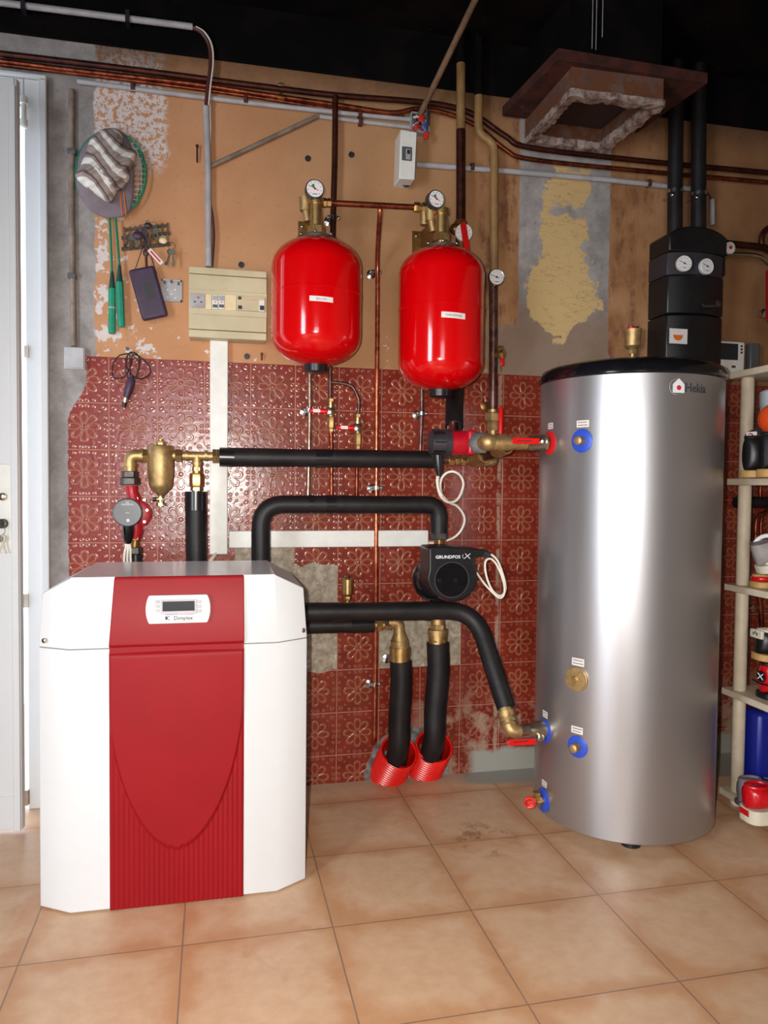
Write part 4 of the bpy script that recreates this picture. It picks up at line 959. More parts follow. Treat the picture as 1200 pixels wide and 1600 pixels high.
kr = T('key_rack', 'small ornate metal key rack crowded with keys, right of the rackets', 'key rack', P(228, 368, 0))
a = P(190, 372, -.006); b = P(266, 364, -.006)
m = MB()
ang = (b-a).normalized(); m.obox((a+b)/2+V((0, .001, .0)), ang, ang.cross(NY)*-1, NY, (b-a).length, .010, .008)
m.obox((a+b)/2+V((0, .001, -.035)), ang, ang.cross(NY)*-1, NY, (b-a).length, .010, .008); m.obox((a+b)/2+V((0, .001, .025)), ang, ang.cross(NY)*-1, NY, (b-a).length*.9, .008, .008)
m.obj('rack_rails', 'iron', kr)
for i in range(9):
    q = a.lerp(b, (i+.5)/9); MB().obox(q+V((0, .001, -.004)), NX, NZ, NY, .006, .075, .007).obj('rack_post', 'brass_dull', kr)
for i in range(6):
    q = a.lerp(b, (i+.5)/6)+NZ*-.035
    MB().tube(fillet([q+V((0, -.004, 0)), q+V((0, -.02, -.002)), q+V((0, -.022, .012))], .006), .0018, 8).obj('hook', 'brass_dull', kr)
rd = random.Random(11)
def keybunch(u, v, label, mats, ln=.05, nkeys=3, Y=-.034):
    t = T('bunch_of_keys', label, 'keys', P(u, v, Y), None); o = P(u, v, Y)
    MB().ring(o, NY, .011, .0009, 20, 6).obj('key_ring', 'chrome', t)
    for i in range(nkeys):
        an = -PI/2+(i-(nkeys-1)/2)*.32+rd.uniform(-.1, .1); d = V((math.cos(an), 0, math.sin(an))); oo = o+d*.012+V((0, -.003*i, 0))
        MB().lathe([(.010, -.001), (.010, .001)], oo+d*.008, NY, 14).obox(oo+d*(.016+ln*.4), d.cross(NY), d, NY, .0055, ln*.8, .0018).obox(oo+d*(.016+ln*.7)+d.cross(NY)*.004, d.cross(NY), d, NY, .005, ln*.25, .0018).obj('key', mats[i % len(mats)], t)
keybunch(205, 362, 'dark bunch of keys at the left end of the key rack', ['charcoal', 'iron', 'nickel'], .03)
keybunch(222, 356, 'bunch of keys with black fobs in the middle of the key rack', ['plum', 'nickel', 'charcoal'], .03, 4)
keybunch(240, 352, 'bunch of brass keys near the right end of the key rack', ['brass_dull', 'iron', 'nickel'], .025)
keybunch(268, 384, 'two long steel keys hanging lowest at the right end of the key rack', ['iron', 'nickel'], .045, 2)
for (u, v, r_, mt, lb) in ((215, 368, .017, 'plum', 'rounded dark purple key fob over the left half of the key rack'), (231, 352, .012, 'charcoal', 'small dark key fob at the top of the key rack'), (255, 376, .013, 'ivory', 'small cream key tag at the right of the key rack')):
    MB().ball(P(u, v, -.052), r_, 1, .45, .75).ring(P(u, v, -.052)+V((0, 0, r_*.8)), NY, .005, .0009, 14, 6).obj('key_fob', mt, None, lb, 'key fob', 'key fobs on the rack')
tg = T('key_tag', 'slanted white key tag with red lettering between the key rack and the dark pouch', 'key tag', P(243, 402, -.04))
a, b = P(233, 390, -.045), P(253, 412, -.045); dd = (b-a).normalized()
MB().obox((a+b)/2, dd, dd.cross(NY)*-1, NY, .058, .015, .002).obj('tag_plate', 'sticker', tg, bevel=.0008)
MB().obox((a+b)/2+V((0, -.0012, 0)), dd, dd.cross(NY)*-1, NY, .044, .005, .0006).obj('tag_print', 'red_print', tg)
po = T('hanging_pouch', 'dark purple rectangular case hanging tilted from a cord below the key rack', 'case', P(232, 458, -.03))
a, b = P(223, 417, -.03), P(246, 499, -.03); dd = (a-b).normalized(); cc = P(232, 458.5, -.032)
MB().obox(cc, dd.cross(NY)*1, dd, NY, SZ(40, 230, 458, -.03), SZ(80, 230, 458, -.03), .024).obj('case_body', 'plum', po, bevel=.009, seg=3)
m = MB().obox(cc+V((.004, -.0125, .004)), dd.cross(NY), dd, NY, .028, .05, .001); m.obj('case_panel', 'charcoal', po)
for u0, v0 in ((210, 424), (245, 428)):
    MB().tube([P(u0, v0, -.03), P(228 if u0 < 230 else 226, 372, -.024)], .0012, 6).obj('cord', 'cable_black', po)
MB().tube([P(229, 418, -.03), P(228, 398, -.03)], .004, 8).ball(P(228, 395, -.03), .010, 1, .5, 1.2).obj('zip_tag', 'cable_brown', po)
wp_ = T('wall_plate', 'bare grey square mounting plate on the wall beside the dark case', 'mounting plate', P(268, 454, 0))
a, b = P(252, 436, -.008), P(284, 472, -.008)
m = MB().box((a.x, -.004, a.z), (b.x, 0, b.z)).box((a.x, -.010, a.z), (b.x, -.004, a.z-.006)).box((a.x, -.010, b.z+.006), (b.x, -.004, b.z)).box((a.x, -.010, b.z), (a.x+.004, -.004, a.z)).box((b.x-.004, -.010, b.z), (b.x, -.004, a.z)); m.obj('plate', 'pvc', wp_)
for (u, v) in ((257, 441), (279, 443), (268, 440)): MB().obox(P(u, v, -.009), NX, NZ, NY, .007, .010, .004).obj('lug', 'dark_grey', wp_)
for (u, v) in ((262, 453), (274, 453), (268, 460), (262, 465), (274, 466)): MB().lathe([(.0028, 0), (.0028, .003)], P(u, v, -.004), NY, 10).obj('boss', 'white_plastic', wp_)
# cable with plug hanging from a nail
hc = T('hanging_lamp_socket', 'looped black cable with a dark plug hanging from a nail on the red tiles', 'cable', P(205, 600, -.02))
lp = [(203, 552), (186, 556), (176, 572), (178, 590), (195, 588), (204, 570), (207, 555), (216, 556), (232, 570), (234, 584), (220, 592), (204, 584), (196, 566), (202, 552), (212, 552), (218, 562), (214, 585), (204, 600), (201, 610)]
MB().tube(spline([P(u, v, -.018-.004*math.sin(i*1.3)) for i, (u, v) in enumerate(lp)], 6), .0021, 6).obj('cable_loops', 'cable_black', hc)
lp = [(199, 556), (196, 575), (199, 590), (206, 596), (214, 586), (217, 568), (208, 556), (203, 552), (203, 590)]
MB().tube(spline([P(u, v, -.026-.003*math.sin(i*1.9)) for i, (u, v) in enumerate(lp)], 6), .0019, 6).obj('cable_tail', 'cable_black', hc)
MB().tube(pathY([(206, 588), (204, 598), (200, 612), (197, 622)], -.024), [.007, .014, .0125, .009], 12).obj('plug_body', 'plum', hc)
MB().tube(pathY([(197, 620), (195, 629)], -.024), .0085, 12).obj('metal_collar', 'nickel', hc); MB().tube(pathY([(195, 629), (193.5, 637)], -.024), [.008, .005], 12).obj('plug_tip', 'black', hc)
m = MB().tube([P(199, 545, 0), P(199, 545, -.03)], .0025, 8).lathe([(.006, 0), (.006, .002)], P(199, 545, -.03), NY, 12); m.obj('nail', 'iron', None, 'nail at the top of the red tiles carrying the looped black cable', 'nail')
for (u, v, h, lb) in ((308, 240, 28, 'rusty nail sticking out left of the white riser conduit'), (409, 557, 12, 'rusty nail in the wall under the right corner of the fuse box')):
    m = MB().tube([P(u, v-h/2+2, -.002), P(u, v-h/2+4, -.016), P(u, v+h/2, -.012)], .0028, 8).lathe([(.005, 0), (.005, .002)], P(u, v-h/2+2, -.016), NY, 10)
    m.obj('rusty_nail', 'copper_dark', None, lb, 'nail')
for (u, v, lb) in ((549, 242, 'small dark wall plug under the grey conduit, left of the breaker box'), (377, 414, 'small dark wall plug just above the fuse box'), (386, 557, 'small dark wall plug just under the fuse box'), (481, 248, 'dark hole in the wall with a plug, above the left gauge')):
    p = P(u, v, 0); MB().lathe([(.0105, 0), (.0105, .004), (.006, .004), (.005, .001)], (p.x, 0, p.z), NY, 8).obj('wall_plug', 'charcoal', None, lb, 'wall plug')

# ================================================================== LEFT HYDRAULICS
Yh = -.16; kh = SZ(1, 250, 712, Yh)
def nutp(par, u, v, n, r, h, mat='brass', Y=Yh, name='nut'):
    return MB().hex(P(u, v, Y), n, r*kh, h*kh).obj(name, mat, par)
sep = T('air_separator', 'cast brass air separator on the pipework above the heat pump', 'air separator', P(251, 740, Yh))
pz = lambda v: P(251, v, Yh)
o = pz(800); h = lambda v: pz(v).z-o.z
MB().lathe([(4*kh, h(775)), (9*kh, h(770)), (16*kh, h(763)), (18*kh, h(757)), (18.5*kh, h(748)), (19.5*kh, h(744)), (20*kh, h(720)), (20*kh, h(698)), (18.5*kh, h(696)), (8*kh, h(695.5))], o, NZ, 40).obj('body', 'brass_cast', sep)
MB().hex(pz(755), NZ, 15.5*kh, 13*kh).obj('hex_base', 'brass', sep)
MB().hex(pz(693), NZ, 7*kh, 8*kh).tube([pz(690), pz(686)], 4*kh, 12).obj('vent_plug', 'brass_cast', sep)
MB().tube([P(228, 712, Yh), P(276, 712, Yh)], 8*kh, 18).obj('side_ports', 'brass_cast', sep)
for u in (227, 279): nutp(sep, u, 712, NX, 11, 10, 'brass')
textmesh('SPIRO', .014, P(249.5, 719, Yh-.0425), NZ, -NX, 'brass_dull', sep, 'cast_lettering') if False else None
dc = MB().tube([pz(773), pz(792)], 4*kh, 12).hex(pz(779), NZ, 5*kh, 4*kh).hex(pz(788), NZ, 6.5*kh, 6*kh).tube([P(239, 780, Yh), P(251, 780, Yh)], 3*kh, 10).obj('drain_valve', 'brass', sep)
MB().ring(P(262, 785, Yh-.01), V((.1, -1, 0)), 8.5*kh, .0011, 24, 6, .85).obj('wire_loop', 'cable_white', dc)
MB().lathe([(3.5*kh, 0), (3.5*kh, 6*kh)], P(245, 780, Yh-.004), -NX, 10).obj('drain_cap', 'black', dc)
el = T('brass_elbow', 'brass elbow with iron union left of the air separator, above the red circulator', 'elbow', P(203, 740, Yh))
MB().tube(fillet([P(222, 712, Yh), P(203, 712, Yh), P(203, 738, Yh)], 16*kh), [9.2*kh]*9, 20).tube([P(218, 712, Yh), P(224, 712, Yh)], 10.5*kh, 20).tube([P(203, 724, Yh), P(203, 729, Yh)], 11*kh, 20).tube([P(203, 733, Yh), P(203, 740, Yh)], 8*kh, 20).obj('elbow_body', 'brass_cast', el)
MB().hex(P(203, 741, Yh), NZ, 12.5*kh, 10*kh).hex(P(203, 752, Yh), NZ, 15*kh, 11*kh).obj('iron_union', 'iron', el)
te = T('brass_tee', 'brass tee fitting between the air separator and the long black pipe', 'tee fitting', P(308, 712, Yh))
MB().tube([P(285, 712, Yh), P(332, 713, Yh)], 7*kh, 18).tube([P(308, 712, Yh), P(308, 736, Yh)], 7.5*kh, 18).tube([P(290, 712, Yh), P(294, 712, Yh)], 8.8*kh, 18).tube([P(320, 712, Yh), P(324, 712, Yh)], 8.8*kh, 18).tube([P(308, 722, Yh), P(308, 726, Yh)], 9*kh, 18).obj('tee_body', 'brass_cast', te)
MB().hex(P(335, 713, Yh), NX, 12.5*kh, 6*kh).hex(P(341, 713, Yh), NX, 12.5*kh, 5*kh).obj('end_nut', 'brass', te)
MB().hex(P(308, 733, Yh), NZ, 8*kh, 6*kh).hex(P(307, 750, Yh), NZ, 11*kh, 22*kh).hex(P(307, 764, Yh), NZ, 9.5*kh, 6*kh).tube([P(308, 730, Yh), P(307, 780, Yh)], 7*kh, 16).obj('check_valve', 'brass', te)
cp_ = T('circulator_pump', 'small red circulator pump with a round dark grey face, left end of the pipework', 'pump', P(210, 800, Yh))
MB().tube([P(205, 759, Yh), P(206, 768, Yh), P(209, 778, Yh), P(211, 800, Yh), P(213, 830, Yh), P(211, 842, Yh)], [9.5*kh, 8*kh, 10*kh, 14*kh, 10*kh, 8*kh], 20).lathe([(20*kh, -.03), (22*kh, -.02), (22*kh, .010), (18*kh, .014)], P(213, 803, Yh), NY, 32).obj('pump_housing', 'red_pump', cp_)
for (u, v) in ((228, 781), (232, 797), (228, 815), (216, 779)): MB().lathe([(.0042, 0), (.0042, .006)], P(u-2, v, Yh-.010), NY, 10).obj('flange_bolt', 'nickel', cp_)
fo = P(199, 801, Yh-.085)
kf = SZ(1, 199, 801, Yh-.085)
MB().lathe([(19*kf, -.075), (20*kf, -.04), (22*kf, -.02), (22.5*kf, -.006), (20.5*kf, 0)], fo, NY, 36).obj('motor_head', 'dark_grey', cp_)
MB().lathe([(2.6*kf, 0), (2.6*kf, .0015)], P(200, 813, fo.y-.0005), NY, 14).obj('knob_dot', 'pale_blue', cp_)
textmesh('GRUNDFOS', 3.4*kf, P(199, 789.5, fo.y-.001), NX, NZ, 'white_print', cp_, squash=1.0)
textmesh('Alpha', 2.6*kf, P(199, 802, fo.y-.001), NX, NZ, 'white_print', cp_)
m = MB()
for s in (-1, 1): m.tube([P(199-3*s, 783, fo.y-.001), P(199+3*s, 787.5, fo.y-.001)], .0007, 5)
m.obj('logo_cross', 'white_print', cp_)
MB().tube([P(200, 820, Yh-.06), P(200, 830, Yh-.06), P(200, 841, Yh-.05), P(200, 848, Yh-.045)], [8.5*kh, 8.5*kh, 7.5*kh, 5*kh], 14).obj('motor_plug', 'black_gloss', cp_)
MB().hex(P(212, 840, Yh), NZ, 8.5*kh, 8*kh).tube([P(212, 836, Yh), P(210, 858, Yh)], 6.5*kh, 14).obj('outlet_nut', 'brass_dull', cp_)
MB().hex(P(211, 860, Yh), NZ, 11*kh, 11*kh).obj('iron_nut', 'iron', cp_); MB().tube([P(212, 866, Yh), P(212, 900, Yh)], 10.5*kh, 16).obj('lower_pipe', 'foam_tape', cp_)
for k_ in range(3):
    MB().tube(spline([P(199+k_, 846, Yh-.045), P(196+k_*4, 858, Yh-.04), P(194+k_*5, 872, Yh-.03), P(194+k_*6, 895, Yh-.02)], 4), .0035, 8).obj('pump_cable', 'cable_white', cp_)

def insul(name, pts, r, label, tapes=(), mat='foam', **kw):
    t = T(name, label, 'insulated pipe', pts[0])
    # slightly lumpy foam sleeve
    dense_ = []; 
    for i in range(len(pts)-1):
        n_ = max(1, int((pts[i+1]-pts[i]).length/.012))
        for k in range(n_): dense_.append(pts[i].lerp(pts[i+1], k/n_))
    dense_.append(pts[-1]); rd_ = random.Random(len(dense_))
    rs = [r*(1+.018*math.sin(i*.23)+.012*rd_.uniform(-1, 1)) for i in range(len(dense_))]
    MB().tube(dense_, rs, 28).obj('foam_sleeve', mat, t, angle=60)
    for (a, b) in tapes: MB().tube([a, a.lerp(b, .5), b], r*1.035, 28).obj('tape_joint', 'foam_tape', t)
    return t
Yl = -.16
i1 = insul('insulated_pipe', [P(345, 714, Yl), P(679, 718, Yl)], SZ(14, 500, 716, Yl), 'long straight black insulated pipe crossing the tiles, upper of the horizontal runs', [(P(343, 714, Yl), P(366, 714.5, Yl)), (P(492, 716, Yl), P(518, 716, Yl))])
i2 = insul('insulated_pipe', fillet([P(407.5, 895, Yl), P(407.5, 788, Yl), P(686, 789, Yl), P(686, 833, Yl)], .075, 9), SZ(14.2, 500, 787, Yl), 'black insulated pipe bent down at both ends below the straight one', [(P(482, 788, Yl), P(488, 788, Yl)), (P(508, 788.2, Yl), P(524, 788.2, Yl))])
i3 = insul('insulated_pipe', [P(306, 768, Yh), P(307, 895, Yh)], SZ(16.2, 306, 830, Yh), 'thick vertical black insulated pipe behind the heat pump top, left of the white trunking', [(P(306, 768, Yh), P(306, 797, Yh))])
# lower pair
Yp = -.225
i4 = insul('insulated_pipe', fillet([P(440, 957, Yp), P(742, 953.5, Yp-.01), P(791, 1106, -.40)], .10, 9), SZ(14.5, 600, 955, Yp), 'black insulated pipe bending down at the right towards the silver tank valve', [(P(520, 956.5, Yp), P(545, 956.2, Yp)), (P(664, 955, Yp), P(672, 955, Yp))])
Yq = -.14
i5 = insul('insulated_pipe', [P(430, 979, Yq), P(584, 976, Yq)], SZ(12, 540, 977, Yq), 'short black insulated pipe tucked under the lower long one, right of the heat pump', [(P(548, 977, Yq), P(582, 976, Yq))], mat='foam')
av = T('air_vent', 'small brass automatic air vent standing on the lower black pipes', 'air vent', P(543, 941, Yq))
k = SZ(1, 543, 920, Yq)
MB().tube([P(543, 950, Yq), P(543, 930, Yq)], 3*k, 10).hex(P(543, 935, Yq), NZ, 5*k, 7*k).tube([P(543, 931, Yq), P(543, 928, Yq), P(543, 905, Yq), P(543, 903, Yq)], [5*k, 8*k, 8.5*k, 6*k], 20).obj('vent_body', 'brass', av)
MB().tube([P(543, 903, Yq), P(543, 899, Yq)], 3*k, 10).obj('vent_cap', 'print', av)
# adapters going down into the red ducts
ad = T('pipe_adapter', 'brass elbow and adapter feeding the left black hose below the horizontal pipes', 'adapter', P(625, 1000, Yq), None)
k = SZ(1, 625, 1000, Yq)
MB().tube([P(584, 976, Yq), P(604, 976, Yq)], 7*k, 14).hex(P(592, 976, Yq), NX, 10*k, 9*k).obj('brass_nut', 'brass', ad); MB().hex(P(605, 976, Yq), NX, 9*k, 10*k).obj('nickel_nut', 'nickel', ad)
MB().tube(fillet([P(606, 973, Yq), P(623, 973, Yq), P(624, 1000, Yq)], .016), 8.5*k, 18).tube([P(624, 986, Yq), P(624, 1000, Yq)], [8*k, 13*k], 20).tube([P(624, 1000, Yq), P(625, 1012, Yq)], 14*k, 20).hex(P(625, 1006, Yq), NZ, 13*k, 6*k).obj('elbow', 'brass_cast', ad)
MB().tube([P(625, 1011, Yq), P(625, 1024, Yq)], 16.5*k, 24).tube([P(625, 1024, Yq), P(625, 1033, Yq)], 15.5*k, 24).hex(P(625, 1012, Yq), NZ, 15.5*k, 5*k).obj('collar', 'brass', ad)
ad2 = T('pipe_adapter', 'brass adapter under the large black pump feeding the right black hose', 'adapter', P(684, 985, Yq), None)
MB().tube([P(684, 950, Yq), P(684, 975, Yq)], 11*k, 20).hex(P(684, 979, Yq), NZ, 12.5*k, 9*k).tube([P(684, 983, Yq), P(684, 992, Yq)], 16*k, 24).obj('upper_body', 'brass_cast', ad2)
MB().tube([P(684, 990, Yq), P(684, 998, Yq)], 15*k, 24).tube([P(684, 998, Yq), P(684, 1007, Yq)], 14.5*k, 24).hex(P(684, 1000, Yq), NZ, 15.5*k, 3*k).obj('collar', 'brass', ad2)
h1 = insul('insulated_hose', spline([P(626, 1032, Yq), P(627, 1070, Yq), P(624, 1120, Yq), P(623, 1165, Yq), P(618, 1190, Yq+.035)], 5), SZ(17, 625, 1100, Yq), 'black insulated hose going down into the left red corrugated duct')
h2 = insul('insulated_hose', spline([P(684, 1004, Yq), P(685, 1050, Yq), P(680, 1110, Yq), P(679, 1150, Yq), P(673, 1180, Yq+.035)], 5), SZ(17.5, 683, 1100, Yq), 'black insulated hose going down into the right red corrugated duct')
def duct(label, a, b, r):
    t = T('corrugated_duct', label, 'duct', b); n_ = int((b-a).length/.0011); pts = [a.lerp(b, i/n_) for i in range(n_+1)]
    rs = [r*(1+.06*math.sin(2*PI*(i/n_)*(b-a).length/.0135)) for i in range(n_+1)]
    m = MB(); m.tube(pts, rs, 40, cap=False)
    inner = [q for q in pts[::8]]; m2 = MB().tube(inner, r*.90, 32, cap=False)
    o_ = m.obj('duct_wall', 'red_duct', t, angle=80, recalc=False); m2.obj('duct_lining', 'red_duct', t, recalc=False)
    return t
r_d = SZ(28.5, 620, 1190, -.12)
duct('red corrugated duct at the foot of the wall, left one with a black hose inside', P(624, 1174, -.105), P(584, 1252, .15), r_d)
duct('red corrugated duct at the foot of the wall, right one with a black hose inside', P(679, 1165, -.095), P(645, 1243, .16), r_d)

# ================================================================== BIG PUMP
Yg2 = -.14; gpump = T('circulator_pump', 'large black circulator pump with white brand lettering, above the bending black pipe', 'pump', P(690, 900, Yg2))
kg = SZ(1, 700, 900, -.2)
MB().hex(P(686, 837, Yg2), NZ, 14*kg, 12*kg).obj('iron_union', 'iron', gpump); MB().tube([P(686, 842, Yg2), P(686, 862, Yg2)], 8*kg, 16).hex(P(686, 846, Yg2), NZ, 8.5*kg, 8*kg).obj('brass_neck', 'brass_dull', gpump)
MB().lathe([(27*kg, -.045), (34*kg, -.035), (36*kg, .0), (33*kg, .022), (24*kg, .03)], P(679, 905, Yg2), NY, 36).tube([P(684, 860, Yg2), P(684, 950, Yg2)], 13*kg, 20).lathe([(20*kg, 0), (27*kg, .01), (27*kg, .02)], P(679, 905, Yg2-.025), NY, 30).obj('pump_housing', 'black_gloss', gpump)
yfp = -.30
def ptsF(lst, Y): return [P(u, v, Y) for u, v in lst]
out = []
cfx, cfy, rf = 707, 901, 39
shape = [(671, 862), (671, 858), (674, 855), (700, 854), (730, 856), (752, 858.5), (757, 860), (757, 867), (752, 869), (741, 871), (741, 880)]
shape += [(cfx+rf*math.cos(a), cfy+rf*.98*math.sin(a)) for a in [math.radians(-22+i*11) for i in range(19)]]
shape += [(671, 890)]
hd = MB().prism(ptsF(shape, yfp), V((0, .115, 0))).obj('control_head', 'black', gpump, bevel=.005, seg=3)
back = [(672, 868), (676, 858), (735, 860), (738, 885)]+[(cfx-2+37*math.cos(a), cfy+36*math.sin(a)) for a in [math.radians(-10+i*14) for i in range(14)]]
MB().prism(ptsF([(u-1.5, v) for u, v in shape if u < 745], yfp+.116), V((0, .008, 0))).obj('red_gasket', 'red_pump', gpump)
MB().prism(ptsF([(u-2, v+1) for u, v in shape if u < 742], yfp+.125), V((0, .03, 0))).obj('motor_body', 'black', gpump)
MB().ring(P(706, 906, yfp-.0005), NY, 28*kg*.95, .0008, 48, 6).obj('cover_ring', 'dark_grey', gpump)
MB().lathe([(27*kg*.93, 0), (26*kg*.93, .0025)], P(706, 906, yfp-.0002), NY, 44).obj('round_cover', 'black_gloss', gpump)
for (u, v) in ((687, 907), (712, 907)): MB().lathe([(3*kg, .002), (3*kg, .0045), (1.6*kg, .0045), (1.2*kg, .002)], P(u, v, yfp), NY, 16).obj('indicator', 'black', gpump)
textmesh('GRUNDFOS', 7.0*kg*.93, P(700, 872.5, yfp-.001), NX, NZ, 'white_print', gpump, 'brand_lettering', bold=.0003, squash=1.12)
m = MB()
m.tube([P(725, 873, yfp-.0012), P(735, 865, yfp-.0012)], .0012, 6).tube([P(727, 865, yfp-.0012), P(734.5, 873, yfp-.0012)], .0012, 6).tube([P(724, 866.5, yfp-.0012), P(722.5, 869, yfp-.0012), P(724, 872, yfp-.0012)], .0007, 6)
m.obj('brand_cross', 'white_print', gpump)
MB().tube([P(752, 863, yfp+.03), P(765, 867, yfp+.03)], [.013, .010], 12).obj('cable_gland', 'charcoal', gpump)
cb = [(763, 865), (770, 868), (778, 877), (786, 898), (790, 918), (786, 929), (778, 930), (768, 920), (760, 900), (758, 880), (764, 873), (773, 878), (782, 895), (788, 915), (787, 930), (780, 934), (770, 926), (757, 912), (744, 894)]
MB().tube(spline([P(u, v, yfp+.03-.003*math.sin(i)) for i, (u, v) in enumerate(cb)], 8), .0036, 10).obj('coiled_cable', 'cable_white', gpump)

# ================================================================== RED CIRCULATOR AT TANK INLET
Yt = -.444; kt = SZ(1, 760, 692, Yt)
rp = T('circulator_pump', 'red circulator with a black round motor at the hot connection of the silver tank', 'pump', P(715, 692, -.34))
pa, pb = P(700, 692, -.36), P(738, 692, -.36); kr_ = SZ(1, 715, 692, -.36)
MB().tube([pa, pa.lerp(pb, .3), pa.lerp(pb, .62), pb], [18.5*kr_, 19*kr_, 19*kr_, 17*kr_], 32).tube([P(728, 692, -.36), P(728, 692, -.22)], 13*kr_, 20).obj('pump_housing', 'red_pump', rp, bevel=.003)
MB().obox(P(733, 692, -.37), NX, NZ, NY, 14*kr_, 38*kr_, .07).obj('flange', 'red_pump', rp, bevel=.008, seg=3)
MB().tube([P(671, 692, -.36), P(673, 692, -.36), P(693, 692, -.36), P(694, 692, -.36), P(702, 692, -.36)], [14*kr_, 18*kr_, 19.5*kr_, 21*kr_, 21*kr_], 32).obj('motor', 'charcoal', rp)
for i in range(8):
    a = i*PI/4; MB().obox(P(683, 692, -.36)+V((0, math.cos(a)*20*kr_, math.sin(a)*20*kr_)), NX, V((0, -math.sin(a), math.cos(a))), V((0, math.cos(a), math.sin(a))), 18*kr_, .004, .006).obj('motor_rib', 'black', rp)
m = MB().tube([P(684, 711, -.37), P(685, 725, -.37), P(686, 736, -.37), P(686, 744, -.37)], [7*kr_, 7*kr_, 5*kr_, 3.5*kr_], 12); m.obj('cable_plug', 'black', rp)
cb = [(685, 742), (684, 758), (687, 772), (694, 781), (703, 785), (714, 781), (721, 769), (724, 755), (719, 743), (709, 737), (698, 739), (690, 748), (688, 762), (692, 775), (702, 785), (713, 790), (722, 800), (726, 812), (722, 826), (712, 838), (698, 845)]
MB().tube(spline([P(u, v, -.36+.012*i) for i, (u, v) in enumerate(cb)], 8), .0042, 10).obj('coiled_cable', 'cable_white', rp)
MB().tube(spline([P(684, 742, -.365), P(683, 752, -.36), P(685, 764, -.355), P(690, 774, -.35)], 6), .004, 10).obj('cable_strand', 'cable_white', rp)
ib = insul('insulated_pipe', spline([P(711, 575, -.045), P(711, 612, -.10), P(710, 640, -.20), P(710, 667, -.25)], 4), SZ(14.5, 710, 640, -.2), 'short thick black insulated pipe dropping from the right red vessel to the red circulator')
MB().tube([P(710, 662, -.25), P(710, 682, -.27)], 11*kr_, 20).hex(P(710, 669, -.255), NZ, 12*kr_, 8*kr_).obj('chrome_union', 'chrome', rp)
# main brass line to the tank
ml = T('tank_inlet_valve', 'brass elbow and red-levered ball valve joining the red circulator to the silver tank', 'valve', P(800, 692, Yt))
MB().hex(P(750, 692, -.415), V((-.5, -1, 0)), 19*kt, .022).obj('union_nut', 'iron', ml)
MB().tube(fillet([P(752, 692, -.40), P(762, 692, Yt), P(795, 692, Yt)], .02), [12.5*kt]*9, 22).ball(P(763, 691, Yt-.004), 14*kt).tube([P(780, 692, Yt), P(788, 692, Yt)], 14*kt, 22).tube([P(790, 692, Yt), P(822, 692, Yt)], 11.5*kt, 22).obj('elbow', 'brass_cast', ml)
MB().tube([P(822, 693, Yt), P(838, 692, Yt), P(850, 692, Yt)], [12*kt, 13*kt, 13*kt], 22).hex(P(828, 692, Yt), NX, 13.5*kt, 8*kt).hex(P(851, 691.5, Yt), NX, 13.5*kt, 7*kt).obj('valve_body', 'nickel', ml)
def tanklever(par, pin, a, b, th=.0065):
    MB().lathe([(.011, -.02), (.011, .003), (.005, .006)], pin, NY, 16).obj('lever_pin', 'nickel', par)
    d = (a-b); L = d.length; d.normalize(); n_ = 8
    w_ = .0095; up_ = d.cross(NY).normalized()
    pts = [b-up_*0, b+d*L*.06+up_*w_*.6, b+d*L*.16+up_*w_, a+up_*w_*.95, a-up_*w_*.95, b+d*L*.16-up_*w_, b+d*L*.06-up_*w_*.6]
    return MB().prism(pts, V((0, -th, 0))).obj('lever', 'red_handle', par, bevel=.002)
lv = tanklever(ml, P(850, 689.5, Yt-.032), P(842, 689.5, Yt-.036), P(797, 688.5, Yt-.036))
MB().obox(P(820, 689, Yt-.043), NX, NZ, NY, .046, .003, .0006).obj('lever_print', 'print', lv)
# branch: threaded brass pipe going back to the wall line
br_ = T('brass_branch', 'brass fittings and ribbed nipple linking the long black pipe to the tank valve line', 'fitting', P(745, 720, -.3))
kb = SZ(1, 710, 720, -.16)
MB().tube([P(678, 718, Yl), P(702, 719, Yl)], 5*kb, 14).obj('grey_tail', 'copper_grey', br_)
MB().hex(P(705, 719.5, Yl), NX, 8.5*kb, 9*kb).hex(P(715, 720, Yl), NX, 7*kb, 8*kb).tube([P(700, 719, Yl), P(772, 721, Yl)], 6.5*kb, 16).hex(P(724, 720, Yl), NX, 8.5*kb, 7*kb).obj('union', 'brass', br_)
MB().tube(fillet([P(755, 722, Yl), P(772, 722, Yl), P(772, 690, Yl+.08)], .016), 7.5*kb, 16).obj('rear_elbow', 'brass_cast', br_)
n0, n1 = P(741, 719, -.20), P(792, 697, Yt+.012)
MB().tube([n0, n1], 8.5*kb, 18).obj('nipple', 'copper_dark', br_)
dd = (n1-n0)
for s in (.0, .10, .20, .30, .72, .82, .92):
    MB().tube([n0+dd*s, n0+dd*(s+.06)], 11.5*kb, 20).obj('threaded_ring', 'brass', br_)
rv = MB().tube([P(770, 690, Y2), P(771, 676, Y2)], 8*kb, 14)
rv.obj('lower_stub', 'brass_dull', r2)

